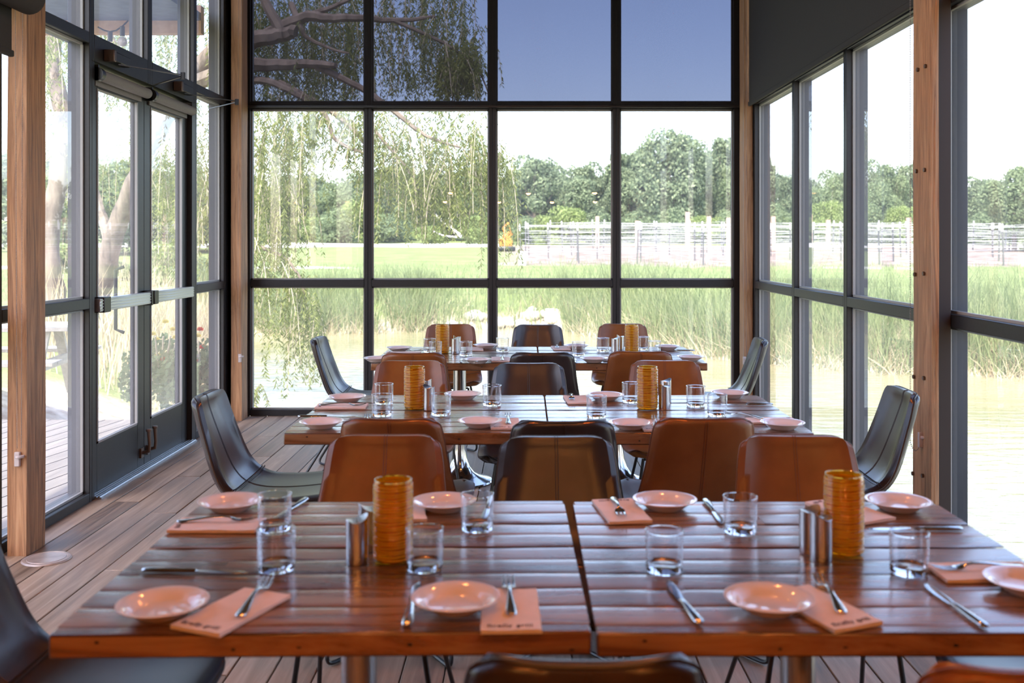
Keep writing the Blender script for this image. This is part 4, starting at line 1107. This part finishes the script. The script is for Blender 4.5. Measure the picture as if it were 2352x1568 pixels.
# bleached fallen tree on the lawn
t = thing('fallen_tree', 'bleached fallen tree trunk with bare limbs at the wood edge', 'fallen tree')
b = MB(); limb(b, [P(1060,543,70),P(1040,527,70),P(1018,508,70),P(1000,493,70)], .12, .08, 8, .02); obj('trunk', b, M['deadwood'], t)
b = MB(); limb(b, [P(1044,529,70),P(1034,510,70),P(1026,488,70)], .07, .03, 6, .02); obj('limb', b, M['deadwood'], t)
b = MB(); limb(b, [P(1050,544,70),P(1020,541,70),P(995,531,70)], .06, .03, 6, .02); obj('limb', b, M['deadwood'], t)

# vineyard trellis rows
tr = random.Random(4)
for i in range(7):
    Y = 44.6+i*3.6; x0 = [-.2,.0,1.2,.2,2.2,1.5,3.2,2.6][i]; x1 = 28+i*2
    t = thing('vine_trellis', f'white wired vineyard trellis, {["nearest row","second row from the front","third row from the front","fourth row from the front","fifth row from the front","sixth row from the front","hindmost row","hindmost row"][i]}', 'vine trellis', (0, Y, 0), 0, 'vineyard trellis rows')
    x = x0; tops = []
    while x < x1:
        g = float(ground(np.array(x), np.array(Y)))
        hp = 1.78+tr.uniform(-.05,.06); lean = tr.uniform(-.07,.07)
        b = MB(); b.bar((x,0,g-.2),(x+lean,0,g+hp-.28),.06,.06,(0,1,0)); p = obj('trellis_post', b, M['vinepost'], t, smooth=False)
        c = MB(); c.bar((x+lean,0,g+hp-.28),(x+lean*1.15,0,g+hp+.05),.06,.06,(0,1,0)); obj('post_cap', c, M['whitecap'], p, smooth=False)
        tops.append((x, lean, g, hp)); x += tr.uniform(2.2,3.2)
    wm = MB()
    for k in range(5):
        f = .30+k*.16
        for (xa,la,ga,ha),(xb,lb,gb,hb) in zip(tops[:-1], tops[1:]):
            wm.bar((xa+la*f,0,ga+ha*f),(xb+lb*f,0,gb+hb*f),.008,.010,(0,0,1))
    wo = obj('wires', wm, M['vinewire'], t, smooth=False); wo['kind'] = 'stuff'
for px, top, Y, lab in ((1372,497,70,'tall timber end post left of the mullion behind the vineyard'),(1463,507,70,'tall timber end post at the left of the right back window bay'),(1579,487,62,'tallest timber end post in the middle of the right back window bay'),(1628,497,66,'timber end post second from the right in the right back window bay'),(1673,500,66,'timber end post at the right of the right back window bay'),(1776,497,62,'timber end post in the first bay of the right window wall'),(1860,493,62,'left timber end post in the second bay of the right window wall'),(1902,505,66,'right timber end post in the second bay of the right window wall'),(2087,500,62,'timber end post beside the right timber column')):
    x = (px-CX)/F*Y; g = float(ground(np.array(x), np.array(Y))); o = obj('timber_post', MB().box(-.12,.12,-.12,.12,-.3,EYE-(top-CY)/F*Y-g), M['pinkpost'], bevel=.01); o.location = (x, Y, g)
    tag(o, lab, 'post', 'vineyard end posts'); o['kind'] = 'thing'
o = thing('utility_box', 'small white utility box at the left end of the vineyard', 'box', (*[(1200-CX)/F*43.6, 43.6], float(ground(np.array(-.13),np.array(43.6)))))
obj('cabinet', MB().box(-.15,.15,-.12,.12,-.1,.55), M['whitecap'], o, bevel=.01); obj('cap', MB().box(-.17,.17,-.14,.14,.55,.60), M['whitecap'], o, bevel=.01)
# orange digger behind the willow
dgx, dgy = (1166-CX)/F*62, 62.0; t = thing('excavator', 'orange excavator with raised arm behind the willow, left of the vineyard', 'excavator', (dgx, dgy, float(ground(np.array(dgx),np.array(dgy)))))
obj('cab', MB().box(-.9,.5,-.5,.5,.55,1.35).box(-.5,.3,-.45,.45,1.35,1.75), M['orange'], t, bevel=.06)
b = MB()
for y in (-.55,.55): b.box(-1.1,.8,y-.16,y+.16,.02,.50)
obj('track', b, M['black'], t, bevel=.15, seg=3)
b = MB(); b.bar((-.1,0,1.3),(-.45,0,2.5),.22,.28,(0,1,0)); b.bar((-.45,0,2.45),(.1,0,3.0),.18,.24,(0,1,0)); obj('boom', b, M['orange'], t, bevel=.03)
b = MB(); b.bar((.08,0,3.0),(.25,0,2.0),.16,.18,(0,1,0)); obj('arm', b, M['orange'], t, bevel=.03)
b = MB(); b.lathe([(.01,-.25),(.25,-.22),(.28,0),(.25,.22),(.01,.25)], 12, (.25,0,1.85)); obj('bucket', b, M['orange'], t); t.scale = (.6,.6,.6)

# picnic bench and flowers beyond the deck
t = thing('picnic_bench', 'weathered picnic table beyond the deck seen through the near left window', 'picnic table', (-5.2, 9.6, -.13), R(8))
b = MB()
for k in range(5): b.box(-.85,.85,-.36+k*.145,-.36+k*.145+.138,.70,.74)
obj('tabletop', b, M['bench'], t, bevel=.004)
for y in (-.78,.50):
    b = MB(); b.box(-.85,.85,y,y+.135,.42,.455).box(-.85,.85,y+.145,y+.28,.42,.455); obj('bench_seat', b, M['bench'], t, bevel=.004)
for x in (-.6,.6):
    for s in (-1,1):
        b = MB(); b.bar((x,s*.18,.70),(x,s*.62,0),.045,.09,(1,0,0)); obj('leg', b, M['bench'], t)
    b = MB(); b.bar((x+.05,-.78,.385),(x+.05,.78,.385),.045,.09); obj('crossbeam', b, M['bench'], t)
def rosebush(loc, mt, label, n, seed):
    q = random.Random(seed); t = thing('rose_bush', label, 'rose bush', loc)
    L = []
    for _ in range(900):
        a = q.uniform(0,6.28); r = .36*math.sqrt(q.random()); z = q.uniform(.12,.72)*(1-.3*r/.36); c = Vector((r*math.cos(a), r*math.sin(a), z)); u = Vector((q.uniform(-1,1),q.uniform(-1,1),q.uniform(-1,1))).normalized(); v = u.orthogonal().normalized(); s = q.uniform(.025,.05)
        L.append((c-u*s, c-v*s*.6, c+u*s, c+v*s*.6))
    quads('foliage', np.array([[tuple(p) for p in k] for k in L], np.float32), M['leaf_mid'], t)
    st = MB()
    for _ in range(9): a = q.uniform(0,6.28); st.tube([(0,0,0),(.12*math.cos(a),.12*math.sin(a),.35),(.28*math.cos(a),.28*math.sin(a),.68)], .008, 5)
    obj('stems', st, M['twig'], t)
    for k in range(n):
        a = q.uniform(0,6.28); r = q.uniform(.05,.36); c = Vector((r*math.cos(a), r*math.sin(a), q.uniform(.40,.80))); b = MB()
        for j in range(9):
            aa = j*2.4; tilt = .3+.08*j; u = Vector((math.cos(aa)*math.sin(tilt), math.sin(aa)*math.sin(tilt), math.cos(tilt))); v = u.orthogonal().normalized(); s = .04
            b.add([c, c+u*s*.6+v*s*.5, c+u*s, c+u*s*.6-v*s*.5], [(0,1,2,3)])
        obj('blossom', b, mt, t, smooth=False)
rosebush((-3.42,9.35,-.13), M['rose_y'], 'yellow rose bush just beyond the far door leaf', 14, 3)
rosebush((-3.02,9.25,-.16), M['rose_r'], 'red rose bush seen through the narrow sidelight', 9, 4)
